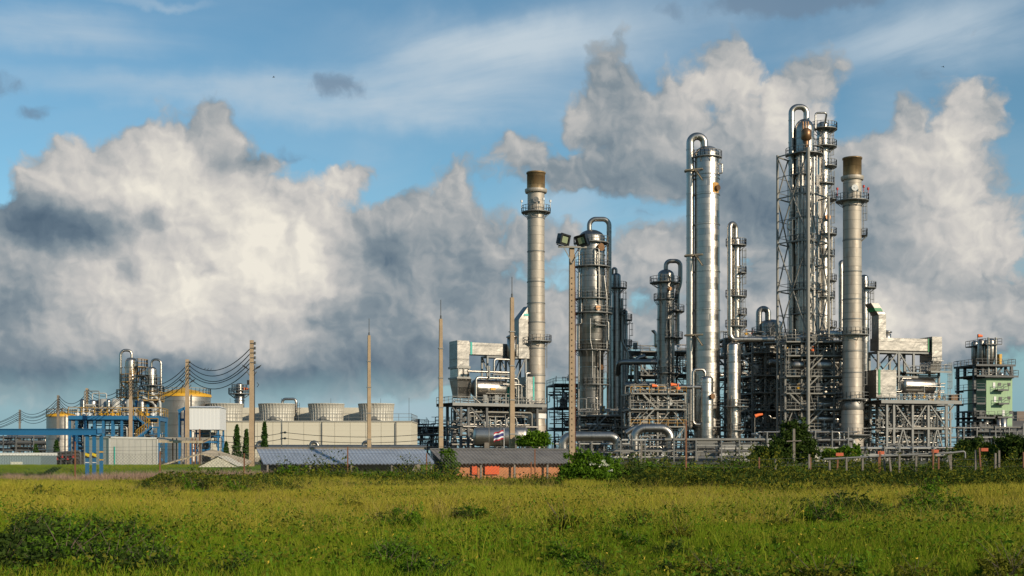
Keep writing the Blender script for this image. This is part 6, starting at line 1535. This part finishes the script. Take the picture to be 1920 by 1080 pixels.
def scatter(name, label, tufts, P, yaw, scl, idx):
    """tufts instanced on points by a geometry-nodes modifier"""
    col = bpy.data.collections.new(name + '_tufts')
    for k, o in enumerate(tufts): o.name = '%s_%02d' % (name, k); col.objects.link(o)
    me = bpy.data.meshes.new(name); me.vertices.add(len(P)); me.vertices.foreach_set('co', P.astype(np.float32).ravel())
    for nm, ty, v in (('yaw', 'FLOAT', yaw), ('scl', 'FLOAT', scl), ('idx', 'INT', idx)):
        a = me.attributes.new(nm, ty, 'POINT'); a.data.foreach_set('value', v)
    o = bpy.data.objects.new(name, me); C.objects.link(o); tag(o, label, None, None, 'stuff')
    nt = bpy.data.node_groups.new(name + '_nodes', 'GeometryNodeTree')
    nt.interface.new_socket('Geometry', in_out='INPUT', socket_type='NodeSocketGeometry'); nt.interface.new_socket('Geometry', in_out='OUTPUT', socket_type='NodeSocketGeometry')
    N = nt.nodes.new; gi, go, ip, ci = N('NodeGroupInput'), N('NodeGroupOutput'), N('GeometryNodeInstanceOnPoints'), N('GeometryNodeCollectionInfo')
    ci.inputs['Collection'].default_value = col; ci.inputs['Separate Children'].default_value = True; ci.inputs['Reset Children'].default_value = True
    ip.inputs['Pick Instance'].default_value = True
    def attr(nm, ty):
        x = N('GeometryNodeInputNamedAttribute'); x.data_type = ty; x.inputs['Name'].default_value = nm; return x.outputs['Attribute']
    cx = N('ShaderNodeCombineXYZ'); nt.links.new(attr('yaw', 'FLOAT'), cx.inputs[2])
    nt.links.new(gi.outputs[0], ip.inputs['Points']); nt.links.new(ci.outputs[0], ip.inputs['Instance']); nt.links.new(attr('idx', 'INT'), ip.inputs['Instance Index'])
    nt.links.new(cx.outputs[0], ip.inputs['Rotation']); nt.links.new(attr('scl', 'FLOAT'), ip.inputs['Scale']); nt.links.new(ip.outputs[0], go.inputs[0])
    md = o.modifiers.new('scatter', 'NODES'); md.node_group = nt
    return o
GR = np.random.default_rng(12)
def field(n, y0, y1, power=1.0, pad=3):
    y = y0 + (y1 - y0) * GR.random(n) ** power; x = (GR.random(n) * 2 - 1) * (y * .41 + pad)
    z = np.array([ground_z(a, b) for a, b in zip(x, y)]); return x, y, z - .02
x, y, z = field(40000, 15, 92, .80)
patch = .5 + .5 * np.sin(x * .23 + 1.7 * np.sin(y * .19)) * np.sin(y * .31 + x * .07)
big = .5 + .5 * np.sin(x * .11 + 2.3 * np.sin(y * .08 + 1) + .6)
sc = np.where(y < 31, .55, np.clip(.55 + (y - 31) * .05, .55, 1.1)) * (.55 + .36 * patch + .50 * big * patch) * (.72 + .3 * GR.random(len(x)))
gpx = 960 + 2400 * x / y; wz = np.clip((gpx - 1090) / 120, 0, 1) + np.clip((gpx - 240) / 60, 0, 1) * np.clip((580 - gpx) / 60, 0, 1) * .8
sc = sc * (1 - .5 * (y > 64) * (gpx > 870) * (gpx < 1065))
sc = sc * (1 - .5 * wz * np.clip((y - 56) / 8, 0, 1))
sc = np.where((y > 86) & (x < -24), .35, sc)
xl, yl = -24 - 24 * GR.random(5200), 86 + 22 * GR.random(5200)      # mown bank in front of the container
ok_ = (xl / yl > -.42) & ((xl + 29) / 1 < (yl - 86) * .1 + 2); xl, yl = xl[ok_], yl[ok_]
x, y, z = np.concatenate([x, xl]), np.concatenate([y, yl]), np.concatenate([z, np.array([ground_z(a, b) for a, b in zip(xl, yl)])])
sc = np.concatenate([sc, .30 + .12 * GR.random(len(xl))])
tufts = [tuft('t', 34, .62, .30, .0075, .35, s, GM) for s in range(6)]
scatter('meadow_grass', 'tall unmown meadow grass, green in front and straw yellow behind', tufts, np.stack([x, y, z], 1), GR.random(len(x)) * 6.28, sc, GR.integers(0, 6, len(x)).astype(np.int32))
x, y, z = field(5200, 30, 80, .6)
scatter('dry_stalks', 'pale dry grass stalks standing above the meadow', [tuft('t', 9, .85, .35, .005, .55, 50 + s, SEEDL) for s in range(4)], np.stack([x, y, z], 1), GR.random(len(x)) * 6.28, .5 + .5 * GR.random(len(x)), GR.integers(0, 4, len(x)).astype(np.int32))
x, y, z = field(5200, 21, 78, .8)
kk = (np.sin(x * .5 + 2 * np.sin(y * .3)) + np.sin(y * .45 - x * .2) + GR.normal(size=len(x)) * .6) > .2
x, y, z = x[kk], y[kk], z[kk]
scatter('wispy_grass', 'taller wispy grass stems swaying above the meadow', [tuft('t', 11, 1.0, .28, .0055, .75, 90 + s, GM) for s in range(5)], np.stack([x, y, z], 1), GR.random(len(x)) * 6.28, .55 + .55 * GR.random(len(x)), GR.integers(0, 5, len(x)).astype(np.int32))
x = -36 + 22 * GR.random(900); y = 80 + 6 * GR.random(900); x = np.where(x / y < -.40, -.39 * y + GR.random(900) * 8, x)
z = np.array([ground_z(a, b) for a, b in zip(x, y)])
scatter('reddish_grass', 'reddish feathery grass heads in front of the blue pipe bridge', [tuft('t', 22, .75, .3, .009, .5, 70 + s, SEEDH) for s in range(4)], np.stack([x, y, z], 1), GR.random(900) * 6.28, .7 + .5 * GR.random(900), GR.integers(0, 4, 900).astype(np.int32))
x, y, z = field(420, 18, 34, 1.0, 0); z = z + .25 + .2 * GR.random(420)
NPR = np.random.default_rng(5)
tag(leaf_object('wildflowers', np.stack([x, y, z], 1), .022, FLOWER_Y), 'scattered small yellow wildflowers in the near grass', None, None, 'stuff')

n = 120000
y = 15.5 + 40 * GR.random(n) ** .9; x = (GR.random(n) * 2 - 1) * (y * .41 + 1)
pt = .5 + .3 * np.sin(x * .8 + 1.9 * np.sin(y * .55)) + .25 * np.sin(y * 1.3 - x * .45 + 1) + .18 * np.sin(x * 2.9 + y * 2.1)
ok_ = (pt + .25 * (GR.random(n) - .5) > .60 + .012 * np.clip(y - 24, 0, 40)) | (GR.random(n) < .06)
x, y, pt = x[ok_], y[ok_], pt[ok_]
z = np.array([ground_z(a, b) for a, b in zip(x, y)]) + (.08 + .36 * GR.random(len(x))) * (.55 + .6 * pt) * (1 + .018 * (y - 16))
k = GR.random(len(x)) < .45
tag(leaf_object('leafy_weeds', np.stack([x, y, z], 1)[k], .036, LEAF), 'bright leafy weeds creeping through the near grass', None, None, 'stuff')
tag(leaf_object('leafy_weeds', np.stack([x, y, z], 1)[~k], .036, LEAF_O), 'olive leafy weeds creeping through the near grass', None, None, 'stuff')
